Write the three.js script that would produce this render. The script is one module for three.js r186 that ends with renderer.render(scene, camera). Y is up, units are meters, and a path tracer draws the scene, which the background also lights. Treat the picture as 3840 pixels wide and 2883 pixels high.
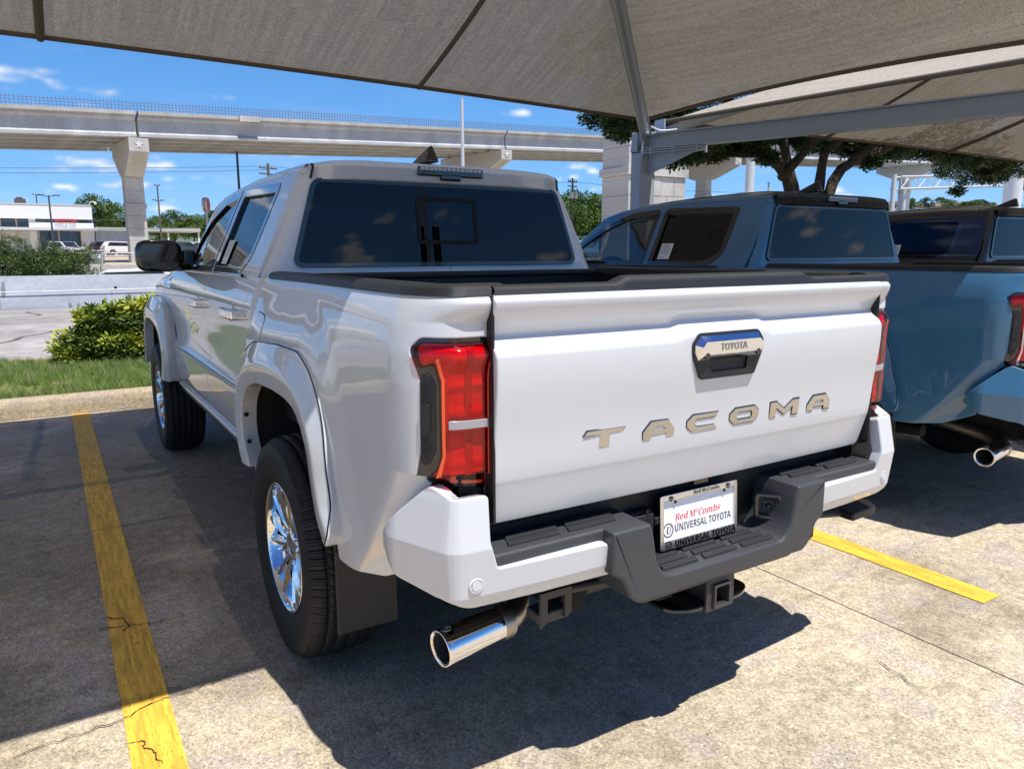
import * as THREE from 'three';
import { mergeGeometries } from 'three/addons/utils/BufferGeometryUtils.js';
import { RoundedBoxGeometry } from 'three/addons/geometries/RoundedBoxGeometry.js';
import { TextGeometry } from 'three/addons/geometries/TextGeometry.js';
import { FontLoader } from 'three/addons/loaders/FontLoader.js';
import { createNoise2D, createNoise3D } from 'simplex-noise';

// ---------- camera ----------
const scene = new THREE.Scene();
const camera = new THREE.PerspectiveCamera(54.67, 4 / 3, 0.05, 4000);
camera.rotation.order = 'YXZ';
camera.position.set(-1.5793, 1.431, 1.4385);
camera.rotation.set(-0.17493, -0.55457, -0.00301);

// ---------- sun, sky, exposure ----------
const SUN = new THREE.Vector3(0.093, 1, 0.38).normalize();
const sun = new THREE.DirectionalLight(new THREE.Color().setRGB(1.0, 0.965, 0.90), 5);
sun.target.position.set(2, 0, -3);
sun.position.copy(SUN).multiplyScalar(60).add(sun.target.position);
sun.castShadow = true;
sun.shadow.mapSize.set(4096, 4096);
Object.assign(sun.shadow.camera, { left: -40, right: 40, top: 40, bottom: -40, near: 1, far: 160 });
scene.add(sun, sun.target);
const renderer = new THREE.WebGLRenderer({ antialias: true });
renderer.toneMapping = THREE.LinearToneMapping;
renderer.toneMappingExposure = 1.2;
renderer.shadowMap.enabled = true;

let seed = 7;
const rnd = () => { seed = (seed * 1664525 + 1013904223) >>> 0; return seed / 4294967296; };
const rr = (a, b) => a + (b - a) * rnd();
const sm = (a, b, x) => { const t = Math.min(1, Math.max(0, (x - a) / (b - a))); return t * t * (3 - 2 * t); };
const lerp = (a, b, t) => a + (b - a) * t;
const clamp = (x, a = 0, b = 1) => Math.min(b, Math.max(a, x));
const n2 = createNoise2D(rnd), n3 = createNoise3D(rnd);

{ // sky: clear summer blue, small fair-weather clouds the whole way round
  const W = 2048, H = 1024, d = new Float32Array(W * H * 4);
  const fbm = (x, y, z, o) => { let s = 0, a = 0.5; for (let i = 0; i < o; i++) { s += a * n3(x, y, z); x *= 2.05; y *= 2.05; z *= 2.05; a *= 0.52; } return s; };
  for (let r = 0; r < H; r++) {
    const el = ((r + 0.5) / H - 0.5) * Math.PI, y = Math.sin(el), c = Math.cos(el), h = clamp(y);
    const k = Math.pow(1 - h, 2.5), k2 = Math.pow(1 - h, 14);
    const base = [lerp(lerp(0.018, 0.17, k), 0.42, k2), lerp(lerp(0.072, 0.50, k), 0.66, k2), lerp(lerp(0.31, 1.02, k), 0.92, k2)];
    for (let q = 0; q < W; q++) {
      const a = ((q + 0.5) / W - 0.5) * 2 * Math.PI, x = Math.cos(a) * c, z = Math.sin(a) * c, i = (r * W + q) * 4;
      const cs = x * SUN.x + y * SUN.y + z * SUN.z, glow = 0.25 * Math.pow(clamp(cs), 40) + 0.05 * Math.pow(clamp(cs), 6);
      let al = 0, lit = 1;
      if (y > 0.012) {
        const dd = 1 / (y + 0.09), px = x * dd * 1.35, pz = z * dd * 1.35;
        const cover = fbm(px * 0.5 + 7, 1.7, pz * 0.5 - 3, 2), f = fbm(px * 1.25, y * 3.4, pz * 1.25, 6);
        al = sm(0.34, 0.62, f * 0.95 + cover * 0.5) * sm(0.012, 0.06, y) * 0.92;
        al = Math.max(al, 0.12 * sm(0.12, 0.5, fbm(px * 0.9 + 20, y * 2, pz * 0.9, 4)) * sm(0.3, 0.02, y));
        lit = 0.80 + 0.35 * sm(0.25, 0.7, f + 0.25 * fbm(px * 2.5, y * 9 + 0.15, pz * 2.5, 3));
      }
      const cl = [0.86 * lit, 0.88 * lit, 0.93 * lit];
      for (let j = 0; j < 3; j++) d[i + j] = y <= 0 ? [0.30, 0.33, 0.34][j] : lerp(base[j] + glow, cl[j], al);
      d[i + 3] = 1;
    }
  }
  const t = new THREE.DataTexture(d, W, H, THREE.RGBAFormat, THREE.FloatType);
  t.mapping = THREE.EquirectangularReflectionMapping; t.magFilter = THREE.LinearFilter; t.needsUpdate = true;
  scene.background = t; scene.environment = t;
}

// ---------- bookkeeping ----------
const taken = {};
const numbered = (n) => { const k = taken[n] = (taken[n] ?? -1) + 1; return k ? `${n}_${String(k).padStart(3, '0')}` : n; };
function tag(o, label, category, group, kind) {
  if (label) o.userData.label = label;
  if (category) o.userData.category = category;
  if (group) o.userData.group = group;
  if (kind) o.userData.kind = kind;
  return o;
}
function thing(name, label, category, pos = [0, 0, 0], turn = 0, group) {
  const o = new THREE.Group(); o.name = numbered(name); o.position.set(...pos); o.rotation.y = turn; scene.add(o);
  return tag(o, label, category, group);
}
function part(name, geo, mat, parent, label) {
  const m = new THREE.Mesh(Array.isArray(geo) ? merge(geo) : geo, mat);
  m.name = parent ? name : numbered(name); m.castShadow = m.receiveShadow = true; (parent || scene).add(m);
  if (label) m.userData.label = label;
  return m;
}
const structure = (name, geo, mat) => { const m = part(name, geo, mat); m.userData.kind = 'structure'; return m; };
const merge = (a) => mergeGeometries(a.map((g) => { const h = g.index ? g.toNonIndexed() : g.clone(); for (const k of Object.keys(h.attributes)) if (!['position', 'normal', 'uv'].includes(k)) h.deleteAttribute(k); if (!h.attributes.uv) h.setAttribute('uv', new THREE.BufferAttribute(new Float32Array(h.attributes.position.count * 2), 2)); return h; }));
const box = (x0, x1, y0, y1, z0, z1) => new THREE.BoxGeometry(Math.abs(x1 - x0), Math.abs(y1 - y0), Math.abs(z1 - z0)).translate((x0 + x1) / 2, (y0 + y1) / 2, (z0 + z1) / 2);
const rbox = (x0, x1, y0, y1, z0, z1, r = 0.01, s = 2) => new RoundedBoxGeometry(Math.abs(x1 - x0), Math.abs(y1 - y0), Math.abs(z1 - z0), s, Math.min(r, Math.abs(x1 - x0) * 0.49, Math.abs(y1 - y0) * 0.49, Math.abs(z1 - z0) * 0.49)).translate((x0 + x1) / 2, (y0 + y1) / 2, (z0 + z1) / 2);
const V = (a) => new THREE.Vector3(...a);
const tube = (pts, r, seg = 24, rad = 8, tension = 0.5) => new THREE.TubeGeometry(new THREE.CatmullRomCurve3(pts.map(V), false, 'catmullrom', tension), seg, r, rad);
function bar(a, b, r0, r1 = r0, rad = 8) { // tapered round bar from a to b
  const A = V(a), B = V(b), d = B.clone().sub(A), g = new THREE.CylinderGeometry(r1, r0, d.length(), rad);
  g.applyQuaternion(new THREE.Quaternion().setFromUnitVectors(new THREE.Vector3(0, 1, 0), d.clone().normalize()));
  return g.translate((A.x + B.x) / 2, (A.y + B.y) / 2, (A.z + B.z) / 2);
}
function boxbar(a, b, w, h) { // rectangular bar, h measured upright
  const A = V(a), B = V(b), d = B.clone().sub(A), g = new THREE.BoxGeometry(w, h, d.length());
  g.applyMatrix4(new THREE.Matrix4().lookAt(B, A, new THREE.Vector3(0, 1, 0)));
  return g.translate((A.x + B.x) / 2, (A.y + B.y) / 2, (A.z + B.z) / 2);
}
const shape = (pts, holes = []) => { const s = new THREE.Shape(pts.map((p) => new THREE.Vector2(p[0], p[1]))); for (const h of holes) s.holes.push(new THREE.Path(h.map((p) => new THREE.Vector2(p[0], p[1])))); return s; };
const extrude = (pts, depth, bevel = 0, holes = [], seg = 2) => new THREE.ExtrudeGeometry(shape(pts, holes), { depth, bevelEnabled: bevel > 0, bevelSize: bevel, bevelThickness: bevel, bevelSegments: seg, bevelOffset: -bevel, curveSegments: 8 });
function mirrorX(g) {
  const h = g.clone(), p = h.attributes.position, n = h.attributes.normal;
  for (let i = 0; i < p.count; i++) { p.setX(i, -p.getX(i)); n.setX(i, -n.getX(i)); }
  if (h.index) { const a = h.index.array; for (let i = 0; i < a.length; i += 3) { const t = a[i]; a[i] = a[i + 1]; a[i + 1] = t; } }
  else for (const k of Object.keys(h.attributes)) { const A = h.attributes[k], s = A.itemSize, a = A.array; for (let i = 0; i < A.count; i += 3) for (let j = 0; j < s; j++) { const t = a[i * s + j]; a[i * s + j] = a[(i + 1) * s + j]; a[(i + 1) * s + j] = t; } }
  return h;
}
// monotone cubic through (x, y) pairs
function pchip(P) {
  const x = P.map((p) => p[0]), y = P.map((p) => p[1]), n = x.length, dl = [], m = [];
  for (let i = 0; i < n - 1; i++) dl.push((y[i + 1] - y[i]) / (x[i + 1] - x[i]));
  m[0] = dl[0]; m[n - 1] = dl[n - 2];
  for (let i = 1; i < n - 1; i++) { const a = x[i] - x[i - 1], b = x[i + 1] - x[i]; m[i] = dl[i - 1] * dl[i] <= 0 ? 0 : 3 * (a + b) / ((2 * b + a) / dl[i - 1] + (b + 2 * a) / dl[i]); }
  return (t) => {
    if (t <= x[0]) return y[0] + m[0] * (t - x[0]); if (t >= x[n - 1]) return y[n - 1] + m[n - 1] * (t - x[n - 1]);
    let i = 0; while (t > x[i + 1]) i++;
    const h = x[i + 1] - x[i], s = (t - x[i]) / h, s2 = s * s, s3 = s2 * s;
    return y[i] * (2 * s3 - 3 * s2 + 1) + h * m[i] * (s3 - 2 * s2 + s) + y[i + 1] * (-2 * s3 + 3 * s2) + h * m[i + 1] * (s3 - s2);
  };
}
const lin = (P) => (t) => { if (t <= P[0][0]) return P[0][1]; for (let i = 1; i < P.length; i++) if (t <= P[i][0]) return lerp(P[i - 1][1], P[i][1], (t - P[i - 1][0]) / (P[i][0] - P[i - 1][0])); return P[P.length - 1][1]; };
// corners of a polygon replaced by short arcs; a third number in a point is its own radius
function rp(pts, r = 0.02, n = 5) {
  const out = [];
  pts.forEach((p, i) => {
    const a = pts[(i + pts.length - 1) % pts.length], b = pts[(i + 1) % pts.length], R = p[2] ?? r;
    const la = Math.hypot(a[0] - p[0], a[1] - p[1]), lb = Math.hypot(b[0] - p[0], b[1] - p[1]), k = Math.min(R, la * 0.48, lb * 0.48);
    const s = [p[0] + (a[0] - p[0]) * k / la, p[1] + (a[1] - p[1]) * k / la], e = [p[0] + (b[0] - p[0]) * k / lb, p[1] + (b[1] - p[1]) * k / lb];
    for (let j = 0; j <= n; j++) { const t = j / n, u = 1 - t; out.push([u * u * s[0] + 2 * u * t * p[0] + t * t * e[0], u * u * s[1] + 2 * u * t * p[1] + t * t * e[1]]); }
  });
  return out;
}
// signed distance to a polygon, positive inside
function sd(pts) {
  let bx0 = 1e9, bx1 = -1e9, by0 = 1e9, by1 = -1e9;
  for (const p of pts) { bx0 = Math.min(bx0, p[0]); bx1 = Math.max(bx1, p[0]); by0 = Math.min(by0, p[1]); by1 = Math.max(by1, p[1]); }
  return (x, y) => {
    let d = 1e9, s = false;
    for (let i = 0, j = pts.length - 1; i < pts.length; j = i++) {
      const ax = pts[j][0], ay = pts[j][1], bx = pts[i][0], by = pts[i][1], ex = bx - ax, ey = by - ay, wx = x - ax, wy = y - ay;
      const t = clamp((wx * ex + wy * ey) / (ex * ex + ey * ey || 1e-12)), qx = wx - ex * t, qy = wy - ey * t;
      d = Math.min(d, qx * qx + qy * qy);
      if ((ay > y) !== (by > y) && x < (bx - ax) * (y - ay) / (by - ay) + ax) s = !s;
    }
    return s ? Math.sqrt(d) : -Math.sqrt(d);
  };
}
// A sheet P(u,v), cut along inside(u,v) = 0, its cut edges rolled over with radius r and turned in by depth.
function panel({ u, v, nu, nv, P, inside = () => 1, r = 0.004, depth = 0.018, dir = null, flip = false, border = true }) {
  const pos = [], nor = [], uv = [], idx = [], e = 1e-4, sgn = flip ? -1 : 1;
  const U = (i) => u[0] + (u[1] - u[0]) * i / nu, W = (j) => v[0] + (v[1] - v[0]) * j / nv;
  const val = new Float32Array((nu + 1) * (nv + 1)), at = new Int32Array((nu + 1) * (nv + 1)).fill(-1), cut = new Map();
  for (let j = 0; j <= nv; j++) for (let i = 0; i <= nu; i++) val[j * (nu + 1) + i] = inside(U(i), W(j)) || 1e-7;
  const vec = (a, b) => new THREE.Vector3(...P(a, b));
  const add = (a, b) => {
    const p = P(a, b), n = vec(a + e, b).sub(vec(a - e, b)).cross(vec(a, b + e).sub(vec(a, b - e))).normalize();
    pos.push(...p); nor.push(n.x * sgn, n.y * sgn, n.z * sgn); uv.push(a, b); return pos.length / 3 - 1;
  };
  const node = (i, j) => { const k = j * (nu + 1) + i; if (at[k] < 0) at[k] = add(U(i), W(j)); return at[k]; };
  const cross = (i0, j0, i1, j1) => {
    let k0 = j0 * (nu + 1) + i0, k1 = j1 * (nu + 1) + i1; if (k0 > k1) { [k0, k1] = [k1, k0]; [i0, j0, i1, j1] = [i1, j1, i0, j0]; }
    const key = k0 * 4194304 + k1; if (cut.has(key)) return cut.get(key);
    let a = 0, b = 1; const fa = val[k0] > 0;
    for (let s = 0; s < 9; s++) { const m = (a + b) / 2; (inside(lerp(U(i0), U(i1), m), lerp(W(j0), W(j1), m)) > 0) === fa ? a = m : b = m; }
    const m = (a + b) / 2, id = add(lerp(U(i0), U(i1), m), lerp(W(j0), W(j1), m)); cut.set(key, id); return id;
  };
  const segs = [];
  const tri = (T) => {
    const s = T.map(([i, j]) => val[j * (nu + 1) + i] > 0), n = s.filter(Boolean).length;
    if (!n) return;
    const poly = []; let c = [];
    for (let k = 0; k < 3; k++) { const A = T[k], B = T[(k + 1) % 3]; if (s[k]) poly.push(node(...A)); if (s[k] !== s[(k + 1) % 3]) { const id = cross(...A, ...B); poly.push(id); c.push([id, s[k]]); } }
    for (let k = 1; k < poly.length - 1; k++) flip ? idx.push(poly[0], poly[k + 1], poly[k]) : idx.push(poly[0], poly[k], poly[k + 1]);
    if (c.length === 2) { const [p, q] = c[0][1] ? [c[0][0], c[1][0]] : [c[1][0], c[0][0]]; segs.push([p, q]); }
  };
  for (let j = 0; j < nv; j++) for (let i = 0; i < nu; i++) { tri([[i, j], [i + 1, j], [i + 1, j + 1]]); tri([[i, j], [i + 1, j + 1], [i, j + 1]]); }
  if (border) {
    const rim = (A, B) => { const a = val[A[1] * (nu + 1) + A[0]] > 0, b = val[B[1] * (nu + 1) + B[0]] > 0; if (a || b) segs.push([a ? node(...A) : cross(...A, ...B), b ? node(...B) : cross(...A, ...B)]); };
    for (let i = 0; i < nu; i++) { rim([i, 0], [i + 1, 0]); rim([i + 1, nv], [i, nv]); }
    for (let j = 0; j < nv; j++) { rim([nu, j], [nu, j + 1]); rim([0, j + 1], [0, j]); }
  }
  if (depth > 0 && segs.length) {
    const T = new Map(), g = (k) => new THREE.Vector3(pos[k * 3], pos[k * 3 + 1], pos[k * 3 + 2]);
    for (const [a, b] of segs) { const d = g(b).sub(g(a)); if (d.lengthSq() < 1e-14) continue; d.normalize(); for (const k of [a, b]) T.has(k) ? T.get(k).add(d) : T.set(k, d.clone()); }
    const rings = new Map(), K = r > 0 ? 3 : 0, D = dir && new THREE.Vector3(...dir).normalize();
    for (const [k, t] of T) {
      const p = g(k), n = new THREE.Vector3(nor[k * 3], nor[k * 3 + 1], nor[k * 3 + 2]), o = t.normalize().cross(n.clone().multiplyScalar(sgn)).normalize(), ids = [];
      const put = (q, m) => { pos.push(q.x, q.y, q.z); nor.push(m.x, m.y, m.z); uv.push(uv[k * 2], uv[k * 2 + 1]); ids.push(pos.length / 3 - 1); };
      for (let s = 0; s <= K; s++) { const th = K ? s / K * Math.PI / 2 : Math.PI / 2; put(p.clone().addScaledVector(o, r * Math.sin(th)).addScaledVector(n, -r * (1 - Math.cos(th))), n.clone().multiplyScalar(Math.cos(th)).addScaledVector(o, Math.sin(th))); }
      put(p.clone().addScaledVector(o, r).addScaledVector(n, -r).addScaledVector(D || n, D ? depth : -depth), o); rings.set(k, ids);
    }
    for (const [a, b] of segs) { const A = rings.get(a), B = rings.get(b); if (!A || !B || a === b) continue; for (let s = 0; s < A.length - 1; s++) flip ? idx.push(A[s], B[s], A[s + 1], B[s], B[s + 1], A[s + 1]) : idx.push(A[s], A[s + 1], B[s], B[s], A[s + 1], B[s + 1]); }
  }
  const G = new THREE.BufferGeometry();
  G.setAttribute('position', new THREE.Float32BufferAttribute(pos, 3)); G.setAttribute('normal', new THREE.Float32BufferAttribute(nor, 3)); G.setAttribute('uv', new THREE.Float32BufferAttribute(uv, 2)); G.setIndex(idx);
  return G;
}

// ---------- textures and materials ----------
function tileNoise(w, h, cells, rand) { // lattice noise that repeats
  const cw = cells, ch = Math.max(1, Math.round(cells * h / w)), g = new Float32Array(cw * ch).map(() => rand());
  return (x, y) => { const fx = x / w * cw, fy = y / h * ch, i = Math.floor(fx), j = Math.floor(fy), s = (fx - i) ** 2 * (3 - 2 * (fx - i)), t = (fy - j) ** 2 * (3 - 2 * (fy - j)), a = (p, q) => g[((q % ch + ch) % ch) * cw + (p % cw + cw) % cw]; return lerp(lerp(a(i, j), a(i + 1, j), s), lerp(a(i, j + 1), a(i + 1, j + 1), s), t); };
}
function tex(w, h, fn, srgb = true, repeat) {
  const d = new Uint8Array(w * h * 4);
  for (let y = 0; y < h; y++) for (let x = 0; x < w; x++) { const c = fn(x, y), i = (y * w + x) * 4; d[i] = clamp(c[0], 0, 255); d[i + 1] = clamp(c[1], 0, 255); d[i + 2] = clamp(c[2], 0, 255); d[i + 3] = c[3] ?? 255; }
  const t = new THREE.DataTexture(d, w, h); t.wrapS = t.wrapT = THREE.RepeatWrapping; t.magFilter = t.minFilter = THREE.LinearFilter; if (srgb) t.colorSpace = THREE.SRGBColorSpace; if (repeat) t.repeat.set(...repeat); t.needsUpdate = true; return t;
}
function canvasTex(w, h, draw) { const c = document.createElement('canvas'); c.width = w; c.height = h; const x = c.getContext('2d'); draw(x, w, h); const t = new THREE.CanvasTexture(c); t.colorSpace = THREE.SRGBColorSpace; t.magFilter = THREE.LinearFilter; return t; }
const C = (r, g, b) => new THREE.Color().setRGB(r, g, b);
const std = (c, roughness = 0.6, o = {}) => new THREE.MeshStandardMaterial({ color: C(...c), roughness, ...o });
const phy = (c, roughness = 0.4, o = {}) => new THREE.MeshPhysicalMaterial({ color: C(...c), roughness, ...o });
const paint = (c) => phy(c, 0.42, { clearcoat: 1, clearcoatRoughness: 0.025 });
const speck = (() => { const n = tileNoise(256, 256, 128, rnd), m = tileNoise(256, 256, 48, rnd); return tex(256, 256, (x, y) => { const k = 255 * (0.6 * n(x, y) + 0.4 * m(x, y)); return [k, k, k]; }, false, [9, 9]); })();
const M = {
  white: paint([0.635, 0.645, 0.665]), blue: paint([0.040, 0.160, 0.30]), black: paint([0.008, 0.008, 0.011]),
  chrome: std([0.88, 0.89, 0.91], 0.05, { metalness: 1 }), steel: std([0.42, 0.39, 0.35], 0.38, { metalness: 1 }), letter: std([0.62, 0.60, 0.56], 0.16, { metalness: 1 }),
  plastic: std([0.012, 0.0125, 0.014], 0.48, { bumpMap: speck, bumpScale: 0.0004 }), grey: std([0.050, 0.052, 0.058], 0.46, { bumpMap: speck, bumpScale: 0.0004 }), cap: std([0.018, 0.019, 0.022], 0.46, { bumpMap: speck, bumpScale: 0.0004 }), plateChrome: std([0.80, 0.81, 0.82], 0.24, { metalness: 1 }), gloss: phy([0.006, 0.006, 0.007], 0.12, { clearcoat: 1, clearcoatRoughness: 0.03 }),
  rubber: std([0.0085, 0.008, 0.0075], 0.6), flap: std([0.036, 0.033, 0.030], 0.6), rubberMark: std([0.03, 0.029, 0.028], 0.5), under: std([0.006, 0.006, 0.006], 0.8), frame: std([0.055, 0.05, 0.045], 0.5),
  tint: phy([0.004, 0.005, 0.006], 0.0, { transmission: 1, thickness: 0, ior: 1.52, specularIntensity: 0.8 }), glass: phy([0.30, 0.36, 0.34], 0.0, { transmission: 1, thickness: 0, ior: 1.75 }),
  mirror: std([0.8, 0.82, 0.84], 0.02, { metalness: 1 }), interior: std([0.012, 0.012, 0.013], 0.8), paper: std([0.78, 0.78, 0.76], 0.8),
};
const font = await new FontLoader().loadAsync('fonts/droid/droid_sans_bold.typeface.json');
// ---------- pickup truck ----------
// x across (left side negative), y up, z towards the tail; z = 0 near the tailgate, ground at y = 0.
const memo = {}; const G = (k, f) => memo[k] ??= f();
const ZR = -1.136, ZF = -4.486;
const archPts = rp([[-1.54, 0.30], [-1.545, 0.60], [-1.64, 0.69], [-1.655, 0.77], [-1.615, 0.86], [-1.52, 0.93], [-1.36, 0.968], [-1.12, 0.980], [-0.95, 0.976], [-0.845, 0.958], [-0.770, 0.905], [-0.727, 0.84], [-0.70, 0.74], [-0.66, 0.65], [-0.60, 0.60], [-0.60, 0.30]], 0.05);
const seamPts = rp([[-1.72, 0.575], [-1.765, 0.75], [-1.72, 0.92], [-1.60, 1.055], [-1.46, 1.105], [-1.12, 1.128], [-0.88, 1.128], [-0.75, 1.085], [-0.67, 1.015], [-0.62, 0.915], [-0.59, 0.79], [-0.555, 0.70], [-0.545, 0.63], [-0.575, 0.60]], 0.045);
const sdArch = sd(archPts), sdSeam = sd(seamPts), toF = (z) => -(z - ZF) + ZR;
const bedBase = pchip([[0.52, 0.912], [0.60, 0.916], [0.75, 0.918], [0.90, 0.918], [1.02, 0.924], [1.08, 0.920], [1.14, 0.909], [1.20, 0.893], [1.26, 0.872], [1.31, 0.852], [1.345, 0.836]]);
const doorX = pchip([[0.54, 0.855], [0.58, 0.875], [0.66, 0.897], [0.78, 0.910], [0.835, 0.913], [0.855, 0.908], [0.885, 0.889], [0.96, 0.884], [1.06, 0.891], [1.15, 0.899], [1.20, 0.898], [1.26, 0.884], [1.30, 0.868], [1.345, 0.846]]);
const tailZ = pchip([[0.78, -0.036], [0.80, -0.030], [0.885, -0.010], [0.90, -0.006], [1.0, 0.003], [1.17, 0.018], [1.195, 0.017], [1.212, 0.008], [1.234, -0.020], [1.246, -0.026], [1.256, -0.022], [1.312, 0.010], [1.322, 0.012], [1.332, 0.006], [1.345, -0.014]]);
function bedPath(u) { // plan of the bed side: along the side, round the corner, across to the tailgate
  if (u < 1.415) return [0.915, u - 1.615, 1];
  if (u < 1.65) { const t = (u - 1.415) / 0.235 * Math.PI / 2; return [0.79 + 0.125 * Math.cos(t), -0.20 + 0.17 * Math.sin(t), Math.cos(t) ** 1.5]; }
  return [0.79 - (u - 1.65), -0.03, 0];
}
const rearBase = pchip([[0.52, 0.912], [0.75, 0.916], [1.05, 0.920], [1.13, 0.919], [1.20, 0.914], [1.26, 0.903], [1.31, 0.886], [1.345, 0.868]]);
function bedP(u, y, off = 0) {
  const [x, z, w] = bedPath(u), so = sdSeam(z, y);
  let X = x + (lerp(bedBase(y), rearBase(y), sm(0.35, 1.48, u)) - 0.915) * (0.35 + 0.65 * w) + w * 0.014 * (1 - sm(0, 0.17, -so));
  let Z = z + (1 - w) * (Math.max(-0.01, tailZ(y) * 1.1) + 0.008) * sm(1.15, 1.25, y);
  if (y < 0.92 && u > 0.9) { // lower rear corner turns under
    const ex = 1.50 - 1.30, ey = 0.885 - 0.63, L = Math.hypot(ex, ey), d = (-(u - 1.30) * ey + (y - 0.63) * ex) / L;
    const k = Math.min(1.4, soft(0.062 - d, 0.016) / 0.062) * sm(0.95, 1.2, u); X -= 0.036 * k; Z -= 0.02 * k * (1 - w);
  }
  const t0 = bedPath(u - 0.002), t1 = bedPath(u + 0.002), tx = t1[0] - t0[0], tz = t1[1] - t0[1], L = Math.hypot(tx, tz);
  return [-(X + off * tz / L), y, Z - off * tx / L];
}
const lampPts = rp([[1.492, 1.216], [1.522, 1.246], [1.707, 1.244], [1.722, 1.202], [1.728, 1.104], [1.725, 0.886], [1.715, 0.872], [1.637, 0.879], [1.547, 0.886], [1.506, 0.897], [1.517, 0.944], [1.528, 0.991], [1.531, 1.105], [1.531, 1.141], [1.518, 1.167]], 0.012);
const sdLamp = sd(lampPts);
const bedOutline = sd(rp([[0.004, 1.338], [1.742, 1.338], [1.742, 0.905], [1.50, 0.888], [1.456, 0.832], [1.408, 0.783], [1.365, 0.70, 0.02], [1.408, 0.642, 0.015], [1.256, 0.569], [1.118, 0.55], [0.90, 0.54], [0.004, 0.54]], 0.012));
const bedSide = () => panel({ u: [-0.01, 1.75], v: [0.53, 1.345], nu: 240, nv: 116, P: bedP, inside: (u, y) => Math.min(bedOutline(u, y), -sdArch(bedPath(u)[1], y) - 0.012, -sdLamp(u, y) - 0.002), r: 0.004, depth: 0.010 });
const soft = (x, w = 0.012) => 0.5 * (x + Math.sqrt(x * x + w * w)); // rounded ramp
function flareX(z, y) { const d = -sdArch(z, y), u = z + 1.615; const body = u > 0 ? -bedP(u, y)[0] : doorX(y) + 0.012; const f = 0.966 + 0.15 * (d - soft(d - 0.066, 0.008)) - 0.50 * soft(d - 0.066, 0.008); return body + 0.004 + soft(f - body - 0.004, 0.006); }
const flare = () => panel({ u: [-1.80, -0.53], v: [0.56, 1.14], nu: 200, nv: 110, P: (z, y) => [-flareX(z, y), y, z], inside: (z, y) => Math.min(sdSeam(z, y), -sdArch(z, y), y - 0.598), r: 0.007, depth: 0.055, dir: [1, 0, 0] });
const flareF = () => panel({ u: [2 * ZF - 1.80 - 2 * ZF, -0.53], v: [0.56, 1.14], nu: 100, nv: 56, P: (z, y) => [-(0.905 + soft(0.066 + 0.010 - 0.50 * soft(-sdArch(z, y) - 0.066, 0.008), 0.006)), y, ZF - (z - ZR)], inside: (z, y) => Math.min(sdSeam(z, y), -sdArch(z, y), y - 0.598), r: 0.007, depth: 0.055, dir: [1, 0, 0], flip: true });

// cab
const cabW = pchip([[1.32, 0.852], [1.345, 0.847], [1.42, 0.815], [1.55, 0.755], [1.70, 0.686], [1.76, 0.655], [1.80, 0.622]]);
const rearZ = (y) => -1.655 - (y - 1.38) * 0.10;
function cabP(u, y) { // u = z along the side up to -1.76, then the rounded corner, then the rear wall to the middle
  const w = cabW(y), zr = rearZ(y), R = 0.075, zc = zr - R - 0.012;
  const front = u < -3.2 ? 0.10 * ((-3.2 - u) / 0.7) ** 2 : 0;
  if (u < -1.76) return [-(w - front), y, lerp(u, u + (zc + 1.76), sm(-2.2, -1.76, u))];
  const a = (u + 1.76) / 0.13;
  if (a < 1) { const t = a * Math.PI / 2; return [-(w - R * 1.05 + R * 1.05 * Math.cos(t)), y, zc + (R + 0.012) * Math.sin(t)]; }
  const s = (u + 1.63) / 0.72; return [-(w - R * 1.05) * (1 - s), y, zr + 0.012 * s * s];
}
const roofEdge = lin([[-3.62, 1.625], [-3.42, 1.715], [-3.2, 1.757], [-3.0, 1.776], [-2.6, 1.792], [-2.2, 1.797], [-1.6, 1.79]]);
const rearWin = rp([[-2.63, 1.348, 0.02], [-2.08, 1.348, 0.07], [-1.945, 1.41, 0.06], [-1.935, 1.72, 0.03], [-2.63, 1.742, 0.02]], 0.03);
const frontWin = rp([[-2.72, 1.348, 0.02], [-2.72, 1.742, 0.02], [-3.02, 1.722], [-3.28, 1.640], [-3.52, 1.53], [-3.74, 1.39], [-3.76, 1.345]], 0.03);
const sdRW = sd(rearWin), sdFW = sd(frontWin), toZ = (u) => u;
const backWin = rp([[0.706, 1.388], [0.603, 1.728], [-0.603, 1.728], [-0.706, 1.388]], 0.035), sdBW = sd(backWin);
const doorGap = lin([[0.5, -1.87], [1.0, -1.87], [1.09, -1.85], [1.2, -1.785], [1.28, -1.745], [1.36, -1.715], [1.46, -1.705], [1.9, -1.74]]);
const isGlassBack = (u, y) => u < -1.63 ? -1 : sdBW(cabP(u, y)[0], y);
const cabShell = () => { const g = panel({ u: [-1.86, -0.911], v: [1.335, 1.80], nu: 120, nv: 52, P: cabP, inside: (u, y) => Math.min(-isGlassBack(u, y), u < -1.63 ? u - doorGap(y) - 0.004 : 1), r: 0.003, depth: 0.02, border: false }); return g; };
const cabLower = () => panel({ u: [-1.9, -1.624], v: [0.56, 1.335], nu: 34, nv: 50, P: (z, y) => [-(doorX(y) - 0.05 * sm(-1.66, -1.60, z)), y, z], inside: (z, y) => Math.min(z - doorGap(y) - 0.004, -sdArch(z, y) - 0.012), r: 0.004, depth: 0.008 });
function doorP(z, y) { return y <= 1.335 ? [-(doorX(y) - (z < -3.5 ? 0.02 * ((-3.5 - z) / 0.5) ** 2 : 0)), y, z] : [-cabP(Math.min(z, -1.76), y)[0] * -1, y, z]; }
const blend = (z, y) => { // lower skin runs into the greenhouse
  const a = doorX(Math.min(y, 1.345)), t = sm(1.33, 1.36, y), b = -cabP(Math.min(z, -1.761), Math.max(y, 1.32))[0];
  return [-(lerp(a, b, t)), y, z]; };
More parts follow.
